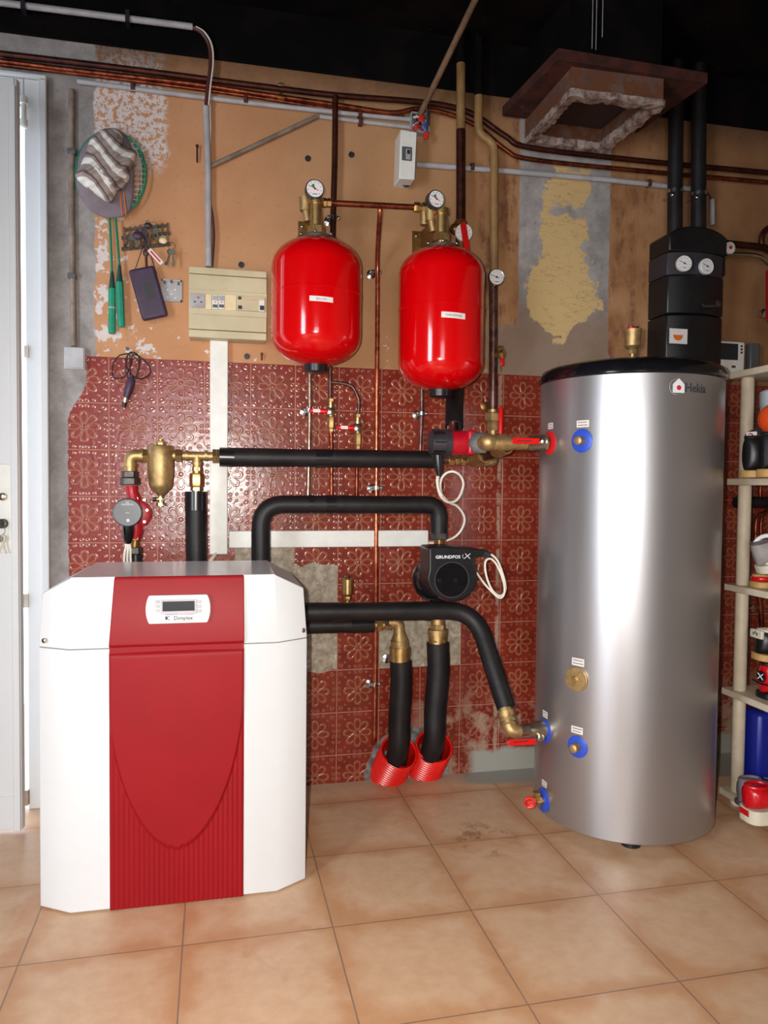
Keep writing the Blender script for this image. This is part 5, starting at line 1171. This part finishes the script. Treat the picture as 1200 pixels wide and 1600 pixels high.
# ================================================================== SILVER TANK
tx, ty, tr_, tz0, tz1 = 1.60, -.43, .2735, .032, 1.366
tank = T('buffer_tank', 'tall silver cylindrical buffer tank with a black lid, standing on the tiled floor', 'tank', (tx, ty, 0))
MB().lathe([(tr_-.004, tz0), (tr_, tz0+.003), (tr_, tz1)], (tx, ty, 0), NZ, 128).obj('jacket', 'tank', tank, angle=50)
MB().lathe([(tr_+.001, tz1-.004), (tr_+.006, tz1), (tr_+.006, tz1+.016), (tr_-.004, tz1+.034), (tr_-.025, tz1+.044), (.01, tz1+.052)], (tx, ty, 0), NZ, 96).obj('lid', 'black_gloss', tank, angle=50)
for a in (-112, 0, 112): MB().lathe([(.028, 0), (.028, .02), (.015, .02), (.015, tz0+.004)], (tx+.20*math.cos(math.radians(a)), ty+.20*math.sin(math.radians(a)), 0), NZ, 20).obj('foot', 'black', tank)
def tp(ang, z, d=0): a = math.radians(ang); return V((tx+(tr_+d)*math.cos(a), ty+(tr_+d)*math.sin(a), z))
def tn(ang): a = math.radians(ang); return V((math.cos(a), math.sin(a), 0))
MB().box(tp(-24, tz0+.004)-V((.001, .001, 0)), tp(-24, tz1)+V((.002, .002, -.004))).obj('jacket_seam', 'chrome', tank)
def rosette(ang, z, R, mat, nm='rosette', hole=.45):
    n = 36; pts = []; fs = []
    for j, (rr_, dd_) in enumerate(((hole, .001), (hole, .005), (.75, .006), (1, .003), (1, .0))):
        for i in range(n):
            a = 2*PI*i/n; pts.append(tp(ang+math.degrees(R*rr_*math.cos(a)/tr_), z+R*rr_*math.sin(a), dd_))
    for j in range(4):
        for i in range(n): k = (i+1) % n; fs.append((j*n+i, j*n+k, (j+1)*n+k, (j+1)*n+i))
    return MB().poly(pts, fs).obj(nm, mat, tank)
def plugp(ang, z, r, l, nm='port_plug', mat='brass_cast'):
    n_ = tn(ang); MB().lathe([(r*1.05, -.002), (r*1.05, l*.5), (r, l*.55), (r, l*.92), (r*.7, l)], tp(ang, z), n_, 20).obj(nm, mat, tank)
def tlabel(ang, z, w_, h_, txt=2):
    pts = []; n = 6
    for i in range(n+1):
        a = ang+math.degrees(w_/tr_)*(i/n-.5)
        pts += [tp(a, z-h_/2, .0002), tp(a, z+h_/2, .0002), tp(a, z-h_/2, .0009), tp(a, z+h_/2, .0009)]
    fs = []
    for i in range(n): b = 4*i; fs += [(b+2, b+6, b+7, b+3), (b+1, b+3, b+7, b+5), (b, b+4, b+6, b+2)]
    o_ = MB().poly(pts, fs).obj('port_label', 'sticker', tank)
    rl = random.Random(int(z*1000))
    for k_ in range(txt):
        zz = z+h_*(.2-.4*k_); x_ = -.38; mm = MB()
        while x_ < .34:
            ww = rl.uniform(.05, .11); a0_ = ang+math.degrees(w_*x_/tr_); a1_ = ang+math.degrees(w_*(x_+ww)/tr_)
            mm.poly([tp(a0_, zz-h_*.07, .0011), tp(a1_, zz-h_*.07, .0011), tp(a1_, zz+h_*.07, .0011), tp(a0_, zz+h_*.07, .0011)], [(0, 1, 2, 3)]); x_ += ww+.03
        mm.obj('label_print', 'print', o_)
rosette(-148.3, 1.177, .034, 'blue_ring', hole=.30); plugp(-148.3, 1.177, .0125, .028); tlabel(-148.0, 1.226, .040, .020)
plugp(-148.7, .485, .034, .012, 'round_port_cap'); MB().hex(tp(-148.7, .485, .014), tn(-148.7), .010, .010).obj('cap_hex', 'brass', tank); tlabel(-148.2, .535, .040, .022)
rosette(-147.4, .287, .032, 'blue_ring', hole=.42); plugp(-147.4, .287, .013, .03); tlabel(-148, .335, .038, .020)
rosette(-177.2, 1.177, .036, 'red_ring', hole=.4); tlabel(-176, 1.228, .03, .018)
rosette(-177.2, .293, .036, 'blue_ring', hole=.4); tlabel(-176.5, .345, .03, .020)
rosette(-177.3, .077, .036, 'blue_ring', hole=.3); tlabel(-176, .130, .03, .018)
# brand lettering wrapped on the jacket
lang, lz = -83.0, 1.3235
lgw = lambda x_, y_, z_: tp(lang+math.degrees(x_/tr_), lz+y_, .001+z_)
textmesh('Hekia', .0345, (0, 0, 0), NX, NZ, 'blueprint', tank, 'brand_lettering', align='LEFT', warp=lambda x_, y_, z_: lgw(x_-.026, y_-.012, z_), bold=.0006, squash=.93)
ho = [(-.062, -.016), (-.028, -.016), (-.028, .008), (-.045, .024), (-.062, .008)]
pts = [lgw(x_, y_, -.0008) for x_, y_ in ho]+[lgw(x_, y_, .0004) for x_, y_ in ho]
MB().poly(pts, [(5, 6, 7, 8, 9)]+[(i, (i+1) % 5, 5+(i+1) % 5, 5+i) for i in range(5)]).obj('brand_house', 'white_print', tank)
MB().lathe([(.0068, 0), (.0068, .0008)], lgw(-.045, -.002, .0005), tn(lang-9.5), 20).obj('brand_dot', 'red_print', tank)
m = MB(); m.tube([lgw(-.052+.020*math.cos(a), 0+.022*math.sin(a), .0004) for a in [math.radians(80+i*20) for i in range(11)]], .0007, 5); m.obj('brand_arc', 'pvc', tank)
# valve at the low connection
lvv = T('tank_return_valve', 'nickel ball valve with a red lever at the lower left connection of the silver tank', 'valve', P(820, 1142, Yt))
kt2 = SZ(1, 820, 1142, Yt)
MB().tube([P(826, 1141, Yt), P(838, 1140, Yt), P(853, 1140, Yt)], [11*kt2, 13.5*kt2, 14*kt2], 22).tube([P(812, 1143, Yt), P(828, 1142, Yt)], 11.5*kt2, 18).hex(P(823, 1143, Yt), NX, 11.5*kt2, 9*kt2).hex(P(848, 1140, Yt), NX, 14*kt2, 6*kt2).obj('valve_body', 'nickel', lvv)
lv = tanklever(lvv, P(845, 1153, Yt-.030), P(836, 1158, Yt-.036), P(791, 1160, Yt-.036))
MB().obox(P(814, 1159, Yt-.043), NX, NZ, NY, .046, .003, .0006).obj('lever_print', 'print', lv)
MB().tube(fillet([P(789, 1107, -.405), P(797, 1143, Yt), P(818, 1143, Yt)], .022), 10.5*kt2, 20).tube([P(790, 1112, -.41), P(792, 1120, -.418)], 13.5*kt2, 20).tube([P(793, 1124, -.424), P(794, 1129, -.43)], 13*kt2, 20).tube([P(794.5, 1132, -.432), P(795, 1135, -.436)], 12.5*kt2, 20).tube([P(805, 1143, Yt), P(812, 1143, Yt)], 11.5*kt2, 20).obj('elbow', 'brass_cast', lvv)
dcv = T('drain_cock', 'brass drain cock with a red wheel low on the left side of the silver tank', 'drain cock', P(838, 1250, Yt))
MB().tube([P(834, 1252, Yt), P(850, 1251, Yt)], 7*kt2, 16).hex(P(838, 1247, Yt), NZ, 7.5*kt2, 20*kt2).hex(P(843, 1251, Yt), NX, 8*kt2, 6*kt2).tube([P(837, 1252, Yt), P(829, 1253, Yt-.03)], 6*kt2, 14).obj('cock_body', 'brass', dcv)
MB().ring(P(828, 1254, Yt-.035), V((-.5, -1, 0)), 7.5*kt2, .0042, 20, 8).lathe([(.008, -.004), (.008, .004)], P(828, 1254, Yt-.035), V((-.5, -1, 0)), 10).obj('hand_wheel', 'red_handle', dcv)
# air vent on the lid
ve = T('air_vent', 'brass automatic air vent with a red-topped cap standing on the black tank lid', 'air vent', P(989, 553, -.55))
Yv_ = -.56; k = SZ(1, 989, 535, Yv_)
MB().tube([P(988, 562, Yv_), P(988, 545, Yv_)], 4*k, 12).hex(P(988, 549, Yv_), NZ, 6*k, 8*k).tube([P(988, 545, Yv_), P(988, 541, Yv_), P(989, 521, Yv_), P(989, 519, Yv_)], [8*k, 12*k, 12.5*k, 12.5*k], 24).tube([P(989, 520, Yv_), P(989, 515, Yv_)], 13.5*k, 24).obj('vent_body', 'brass_cast', ve)
MB().tube([P(986, 515, Yv_), P(986, 510, Yv_)], 5*k, 12).obj('vent_cap', 'red_pump', ve); MB().tube([P(994, 515, Yv_), P(994, 510.5, Yv_)], 4*k, 10).obj('vent_screw', 'copper_dark', ve)

# ================================================================== PUMP STATION
ps = T('pump_station', 'black moulded pump station with two round dials, hung on the wall behind the tank lid', 'pump station', P(1075, 450, 0))
bx0 = P(1017, 450, -.02).x; yfs = PX(1041, 450, bx0).y
x1s = P(1128, 450, yfs*.9).x
zt_, zb_ = P(1080, 352, yfs).z, P(1070, 585, yfs).z
def sect(w0=1.0, depth=1.0, n=12):       # plan section: flat back, bowed front
    out = [(bx0, -.001), (bx0, yfs*.80*depth)]
    for i in range(n+1):
        t = i/n; x_ = bx0+.004+(x1s-bx0-.008)*t; y_ = yfs*depth-(.030*(1-(2*t-1)**2))
        out.append((x_, y_))
    out += [(x1s, yfs*.80*depth), (x1s, -.001)]; return out
def slab(z0_, z1_, d=1.0, xs=0): return MB().prism([V((x_, y_, z0_)) for x_, y_ in sect(1, d)], NZ*(z1_-z0_))
ym = yfs-.030
zA, zB, zC = P(1080, 391, ym).z, P(1080, 428, ym).z, P(1080, 490, ym).z
ztop = P(1085, 350, ym).z
# domed top: arch seen at the front
arch = [(bx0, zA-.002)]
for i in range(13):
    t = i/12; arch.append((bx0+(x1s-bx0)*t, ztop-.034*abs(2*t-1)**2.6))
arch.append((x1s, zA-.002))
MB().prism([V((x_, -.001, z_)) for x_, z_ in arch], V((0, yfs-.012, 0))).obj('top_shell', 'epp', ps, bevel=.006)
slab(zB+.001, zA-.003, .96).obj('dial_band', 'charcoal', ps, bevel=.002)
slab(zC+.002, zB-.001, 1.0).obj('middle_shell', 'epp', ps, bevel=.005)
slab(zb_, zC-.001, .985).obj('lower_shell', 'epp', ps, bevel=.005)
for (u, v, nd) in ((1069.5, 411.5, -1.15), (1105, 416, -1.2)):
    kk2 = SZ(1, u, v, ym); nn = V((-.12 if u < 1080 else .10, -1, 0))
    gauge(ps, P(u, v, ym-.008), nn, 12.3*kk2, .014, needle=nd, rim='white_plastic')
frect(1046, 513, 1073, 538, ym-.001, .003, 'sun_sticker', 'sticker', ps)
sc_ = P(1059.5, 522, ym-.0045); R_s = SZ(8.6, 1059, 522, ym)
MB().prism([sc_+V((R_s*math.cos(a), 0, R_s*math.sin(a)-.003)) for a in [math.radians(180+i*15) for i in range(13)]], V((0, -.0006, 0))).obj('sun_mark', 'orange', ps)
MB().tube([P(1096, 474, ym+.01), P(1100, 479, ym-.01), P(1118, 478, ym)], .006, 10).hex(P(1120, 475, ym+.02), NX, .014, .02).obj('side_valve', 'iron', ps)
m = MB()
for i in range(7): m.tube([P(1129, 404+i*4, yfs*.7), P(1131, 406+i*4, yfs*.7)], .007, 10)
m.obj('flexible_tail', 'black', ps)
for (u, u2, lb, s_) in ((1054.5, 1056, 'left one of the two black insulated risers above the pump station', 0), (1092, 1091, 'right one of the two black insulated risers above the pump station', 1)):
    Yb = yfs*.5
    t = T('insulated_riser', lb, 'insulated pipe', P(u, 345, Yb))
    MB().tube([V((P(u2, 130, Yb).x, Yb, 2.6)), V((P(u, 350, Yb).x, Yb, ztop-.03))], SZ(11.3, u, 280, Yb), 24).obj('foam_sleeve', 'foam', t)
    q = P(u, 300+s_*4, Yb); kq = SZ(1, u, 300, Yb)
    bnd = MB().lathe([(12.5*kq, -.006), (12.5*kq, .006)], q, NZ, 24).obj('pipe_band', 'chrome', t)
    MB().ball(q+V((-.022, -.02, -.02)), .008).tube([q+V((-.02, -.015, -.02)), V((q.x-.012, -.001, q.z-.01))], .004, 8).obj('band_screw', 'chrome', bnd)
# controller on the wall, right of the tank
ctl = T('solar_controller', 'small white wall controller with a dark screen, behind the right edge of the tank lid', 'controller', P(1145, 560, 0))
a, b = P(1122, 531, -.04), P(1164, 580, -.04)
MB().box((a.x, -.04, P(1150, 592, -.04).z), (b.x, 0, P(1145, 533, -.04).z)).obj('housing', 'white_plastic', ctl, bevel=.008, seg=3)
frect(1126, 536, 1152, 563, -.0402, .003, 'screen', 'lcd', ctl)
for i in range(3): MB().hex(P(1158.5, 541+i*5, -.040), NY, .0050, .004).obj('button', 'plum', ctl)
frect(1143, 571, 1149, 575, -.0402, .001, 'yellow_mark', 'brass_dull', ctl)
frect(1165, 538, 1178, 588, -.005, .03, 'side_cover', 'dark_grey', ctl, bevel=.004)
# solar line on the right wall part
sv = T('solar_pipework', 'dark copper pipes with a small white-faced knob, right of the pump station', 'pipe', P(1160, 385, 0))
MB().tube(spline(pathY([(1130, 380), (1160, 383), (1186, 386), (1215, 392)], -.05), 4), .013, 12).obj('dark_pipe', 'copper_dark', sv)
MB().tube(spline(pathY([(1135, 398), (1165, 398), (1188, 402), (1200, 412), (1215, 420)], -.06), 5), .009, 12).obj('steel_pipe', 'nickel', sv)
MB().tube(spline(pathY([(1215, 352), (1198, 358), (1190, 372), (1194, 388), (1215, 398)], -.04), 5), .011, 12).obj('loop_pipe', 'copper_dark', sv)
kn = MB().lathe([(.022, -.012), (.022, 0), (.018, .003)], P(1141, 387, -.09), NY, 24).tube([P(1141, 387, -.05), P(1141, 387, -.09)], .008, 10).obj('knob', 'white_plastic', sv); MB().lathe([(.007, .003), (.006, .005)], P(1141, 387, -.09), NY, 14).obj('knob_centre', 'red_ring', kn)
MB().tube([P(1134, 400, -.05), P(1129, 404, -.05)], .008, 10).obj('brass_end', 'brass_dull', sv)
rgt = T('red_pressure_vessel', 'dark red round vessel edge just entering the right border of the picture', 'vessel', P(1225, 460, -.2))
MB().tube([P(1222, 405, -.2), P(1224, 420, -.2), P(1224, 500, -.2), P(1222, 515, -.2)], [.02, .058, .058, .02], 30).obj('vessel_body', 'red_pump', rgt)
MB().lathe([(.017, 0), (.017, .02), (.010, .024)], P(1189, 491, -.02), NY, 16).tube([P(1189, 491, 0), P(1189, 491, -.03)], .006, 8).obj('screw_hook', 'chrome', None, 'round zinc hook on the ochre wall at the right border', 'hook')
# pipes on the wall behind the shelf
t = T('wall_pipework', 'copper pipes and a black sleeve on the wall seen through the white shelf', 'pipe', P(1185, 800, 0))
MB().tube(pathY([(1188, 758), (1188, 790)], -.03), .008, 12).obj('upper_copper', 'copper_mid', t)
MB().tube(pathY([(1150, 785), (1230, 785)], -.05), SZ(9, 1180, 785, -.05), 18).obj('black_sleeve', 'foam', t)
for k_ in range(2):
    MB().tube(spline(pathY([(1181+k_*8, 870), (1181+k_*8, 820), (1186+k_*6, 805), (1200, 800-k_*3), (1220, 799)], -.04+.01*k_), 5), .007, 12).obj('copper_bend', 'copper_mid', t)
MB().tube(spline(pathY([(1185, 925), (1188, 945), (1191, 990)], -.03), 4), .010, 12).obj('lower_copper', 'copper_mid', t)
MB().tube(pathY([(1170, 950), (1200, 955)], -.02), .004, 8).lathe([(.012, 0), (.012, .01)], P(1174, 950, -.01), NY, 12).obj('pipe_bracket', 'chrome', t)

# ================================================================== SHELF UNIT
SX = 2.0; sh = T('shelf_unit', 'white shelf unit with round posts along the right side, loaded with shoes', 'shelf', (2.2, -.8, 0))
SX1, SY0, SY1 = 2.40, -.385, -1.35
levels = []
for i, v in enumerate((590, 753, 918, 1083, 1243)):
    zz = PX(1144, v, SX).z if i else PX(1144, 588, SX).z; levels.append(zz)
    th_ = .022
    MB().box((SX-.012, SY0, zz-th_/2), (SX1, SY1, zz+th_/2)).obj('shelf_board', 'cream_paint', sh, bevel=.002)
for (px_, py_) in ((SX+.022, -.43), (SX1-.03, -.43), (SX+.022, -1.30), (SX1-.03, -1.30)):
    for j in range(4):
        MB().lathe([(.018, levels[j+1]+.011), (.0205, levels[j+1]+.016), (.0205, levels[j]-.016), (.018, levels[j]-.011)], (px_, py_, 0), NZ, 18).obj('post', 'cream_paint', sh)
    MB().lathe([(.016, 0), (.020, .006), (.020, levels[4]-.011)], (px_, py_, 0), NZ, 18).obj('foot', 'white_plastic', sh)
def shoe(name, label, heel, yaw, L, H, W, mats, soleh=.025, pitch=0, toe=False, extra=None):
    """heel at 'heel', toe pointing along yaw; lofted upper over a sole"""
    t = T(name, label, 'shoe', heel); R_m = Matrix.Rotation(yaw, 3, 'Z') @ Matrix.Rotation(-pitch, 3, 'Y')
    def tf(x_, y_, z_): return V(heel)+R_m @ V((x_, y_, z_))
    prof = [(0, .30, .94), (.03, .62, 1.0), (.10, .80, 1.0), (.25, .80, .95), (.38, .72, .85), (.50, .82, .66), (.65, .96, .52), (.80, .98, .44), (.92, .74, .36), (1.0, .34, .24)]
    n = 18; pts = []; fs = []
    for (s, ww, hh) in prof:
        for k_ in range(n):
            a = 2*PI*k_/n; ca, sa = math.cos(a), math.sin(a)
            zz = soleh+ (hh*H-soleh)*(.5+.5*math.copysign(abs(sa)**.75, sa)); yy = ww*W/2*math.copysign(abs(ca)**.7, ca)*(1-.25*max(0, sa)**2)
            pts.append(tf(s*L, yy, zz))
    for j in range(len(prof)-1):
        for k_ in range(n): k2 = (k_+1) % n; fs.append((j*n+k_, j*n+k2, (j+1)*n+k2, (j+1)*n+k_))
    fs += [tuple(range(n)), tuple((len(prof)-1)*n+k_ for k_ in range(n))]
    MB().poly(pts, fs).obj('upper', mats[0], t, angle=70)
    so_ = []; 
    for (s, ww, hh) in prof: so_.append((s*L, ww*W/2+.003))
    ol = [(x_-.003, y_) for x_, y_ in so_]+[(x_-.003, -y_) for x_, y_ in reversed(so_)]
    MB().prism([tf(x_, y_, 0) for x_, y_ in ol], R_m @ V((0, 0, soleh))).obj('sole', mats[1], t, bevel=.003)
    # opening collar and laces
    MB().tube([tf(L*.14+L*.13*math.cos(a), W*.27*math.sin(a), H*.97+.0*math.cos(a)) for a in [2*PI*i/20 for i in range(20)]], .005, 8, closed=True).obj('collar', mats[2], t)
    for i in range(4):
        s = .40+.055*i; MB().tube([tf(s*L, -W*.22, H*(.88-.10*i)), tf(s*L+.004, 0, H*(.92-.105*i)), tf(s*L, W*.22, H*(.88-.10*i))], .0022, 6).obj('lace', mats[3], t)
    if extra: extra(t, tf)
    return t
sz_ = [l+.0115 for l in levels]
# top shelf: pale box with a grey sneaker on it
q = P(1176, 582, -.50); qx = PX(1174, 580, 2.06)
MB().box((2.045, -.50, sz_[0]), (2.30, -.66, sz_[0]+.028)).obj('shoe_box', 'pale_blue', None, 'flat pale box on the top shelf under the grey sneaker', 'box', bevel=.003)
def ex_plate(t, tf):
    MB().obox(tf(-.004, 0, .035), V((0, 1, 0)), NZ, -NX, .022, .016, .003).obj('heel_badge', 'red_pump', t)
    MB().tube([tf(0, -.036, .048), tf(-.003, 0, .048), tf(0, .036, .048)], .0015, 6).obj('heel_line', 'print', t)
shoe('sneaker', 'dark grey canvas sneaker with an off-white sole on the flat box, top shelf', (2.035, -.58, sz_[0]+.029), 0, .26, .115, .085, ('shoe_dark', 'sole_white', 'shoe_black', 'sole_white'), .030, extra=ex_plate)
# second bay
bk = T('bucket', 'pale grey bucket with a lid on the second shelf behind the orange ball', 'bucket', (2.175, -.62, sz_[1]))
bh = .285
bc = (2.137, -.464, sz_[1]); MB().lathe([(.066, .0), (.074, bh*.82)], bc, NZ, 40).obj('bucket_body', 'pale_blue', bk); MB().lathe([(.076, bh*.82), (.077, bh*.98), (.072, bh)], bc, NZ, 40).obj('bucket_lid', 'pale_blue', bk)
ob_ = P(1205, 652, -.72)
MB().ball(PX(1212, 655, 2.015), .050).obj('plastic_ball', 'orange_ball', None, 'orange plastic ball at the right border on the second shelf', 'ball')
MB().ball(PX(1210, 680, 2.01), .030).obj('plastic_ball', 'sage', None, 'sage green ball just below the orange one at the right border', 'ball')
ca = P(1190, 684, -.52)
cap = T('blue_cap', 'slate blue cap with a red and white badge above the black boots', 'cap', ca)
MB().ball(ca, .05, 1, 1, .62).obj('cap_crown', 'charcoal', cap); MB().obox(ca+V((-.046, -.012, .0)), V((.35, -1, 0)).normalized(), NZ, -NX, .034, .034, .006).obj('cap_badge', 'sticker', cap, bevel=.002)
MB().ring(ca+V((-.050, -.012, 0)), -NX, .011, .002, 16, 6).obj('badge_ring', 'red_print', cap)
def ex_boot(t, tf):
    MB().tube([tf(.0, 0, .075), tf(.03, 0, .11)], .008, 8).obj('pull_tab', 'shoe_black', t)
shoe('ankle_boot', 'black ankle boot with a beige sole, farther one on the second shelf', (P(1164, 740, -.59).x, -.59, sz_[1]), .0, .27, .125, .085, ('shoe_black', 'gum', 'shoe_black', 'shoe_black'), .022, extra=ex_boot)
shoe('ankle_boot', 'black ankle boot with a beige sole, nearer one at the right border', (P(1190, 740, -.69).x, -.69, sz_[1]), .0, .27, .13, .085, ('shoe_black', 'gum', 'shoe_black', 'shoe_black'), .024, extra=ex_boot)
# third bay: grey sneaker leaning on a gum sole shoe
shoe('sneaker', 'worn brown sandal with a gum sole lying on the third shelf', (2.010, -.50, sz_[2]), .05, .26, .040, .085, ('shoe_red', 'gum', 'gum', 'gum'), .020)
def ex_star(t, tf): MB().lathe([(.012, 0), (.012, .003)], tf(.06, -.042, .045), NY, 16).obj('side_badge', 'sole_white', t)
shoe('sneaker', 'light grey canvas sneaker tilted over the brown sandal on the third shelf', (2.008, -.53, sz_[2]+.048), -.15, .27, .10, .090, ('shoe_grey', 'sole_white', 'shoe_dark', 'sole_white'), .026, pitch=.35, extra=ex_star)
MB().ring(PX(1200, 858, 2.02), V((-.8, -.6, .1)), .042, .007, 28, 10).obj('white_ring', 'white_plastic', None, 'white ring leaning over the light grey sneaker at the right border', 'ring')
shoe('sneaker', 'orange shoe with a pale sole at the right border of the third shelf', (2.035, -.62, sz_[2]), .1, .26, .07, .085, ('orange_ball', 'sole_white', 'gum', 'gum'), .02)
# fourth bay
def ex_x(t, tf):
    MB().lathe([(.018, 0), (.018, .003)], tf(-.005, -.006, .072), -NX, 20).obj('heel_disc', 'shoe_black', t); m_ = MB()
    for s in (-1, 1): m_.tube([tf(-.0095, -.006-.011, .072+.009*s), tf(-.0095, -.006+.011, .072-.009*s)], .0016, 6)
    m_.obj('disc_cross', 'white_print', t)
    MB().tube([tf(.0, -.042, .05), tf(-.006, 0, .048), tf(.0, .042, .05)], .0028, 6).obj('heel_seam', 'shoe_black', t)
shoe('sneaker', 'bright red sports shoe with a black disc and white cross on its heel, fourth shelf', (2.022, -.53, sz_[3]), 0, .28, .112, .095, ('shoe_red', 'shoe_black', 'shoe_black', 'shoe_red'), .020, extra=ex_x)
def ex_tre(t, tf):
    MB().obox(tf(-.002, 0, .082), V((0, 1, 0)), NZ, -NX, .055, .028, .012).obj('heel_patch', 'sole_white', t, bevel=.004)
    for i in (-1, 0, 1): MB().ball(tf(-.009, i*.009, .082+.004*(1-abs(i))), .005, .4, .5, 1.1, 10, 6).obj('patch_leaf', 'print', t)
shoe('sneaker', 'black sneaker with a white heel patch resting on top of the bright red shoe', (2.005, -.52, sz_[3]+.122), -.1, .27, .098, .090, ('shoe_black', 'gum', 'sole_white', 'sole_white'), .022, pitch=-.08, extra=ex_tre)
# bottom bay
MB().prism([V((2.05, -.490, sz_[4]+.002)), V((2.05, -.39, sz_[4]+.002)), V((2.33, -.39, sz_[4]+.002)), V((2.33, -.490, sz_[4]+.002))], NZ*.27).obj('storage_tub', 'blue_tub', None, 'deep blue plastic tub on the bottom shelf behind the glossy red shoe', 'tub', bevel=.015)
shoe('slipper', 'greyish mauve slipper lying against the tub on the bottom shelf', (P(1156, 1220, -.535).x, -.535, sz_[4]), .0, .26, .085, .085, ('grey_cloth', 'shoe_dark', 'grey_cloth', 'grey_cloth'), .015)
def ex_toe(t, tf): MB().obox(tf(-.004, .0, .030), V((0, 1, 0)), NZ, -NX, .040, .018, .004).obj('toe_flash', 'shoe_red', t, bevel=.004)
shoe('sneaker', 'glossy dark red shoe with a thick white rim, bottom shelf at the right border', (P(1166, 1220, -.635).x, -.635, sz_[4]), 0, .27, .11, .10, ('shoe_red', 'sole_white', 'shoe_red', 'shoe_red'), .042, extra=ex_toe)
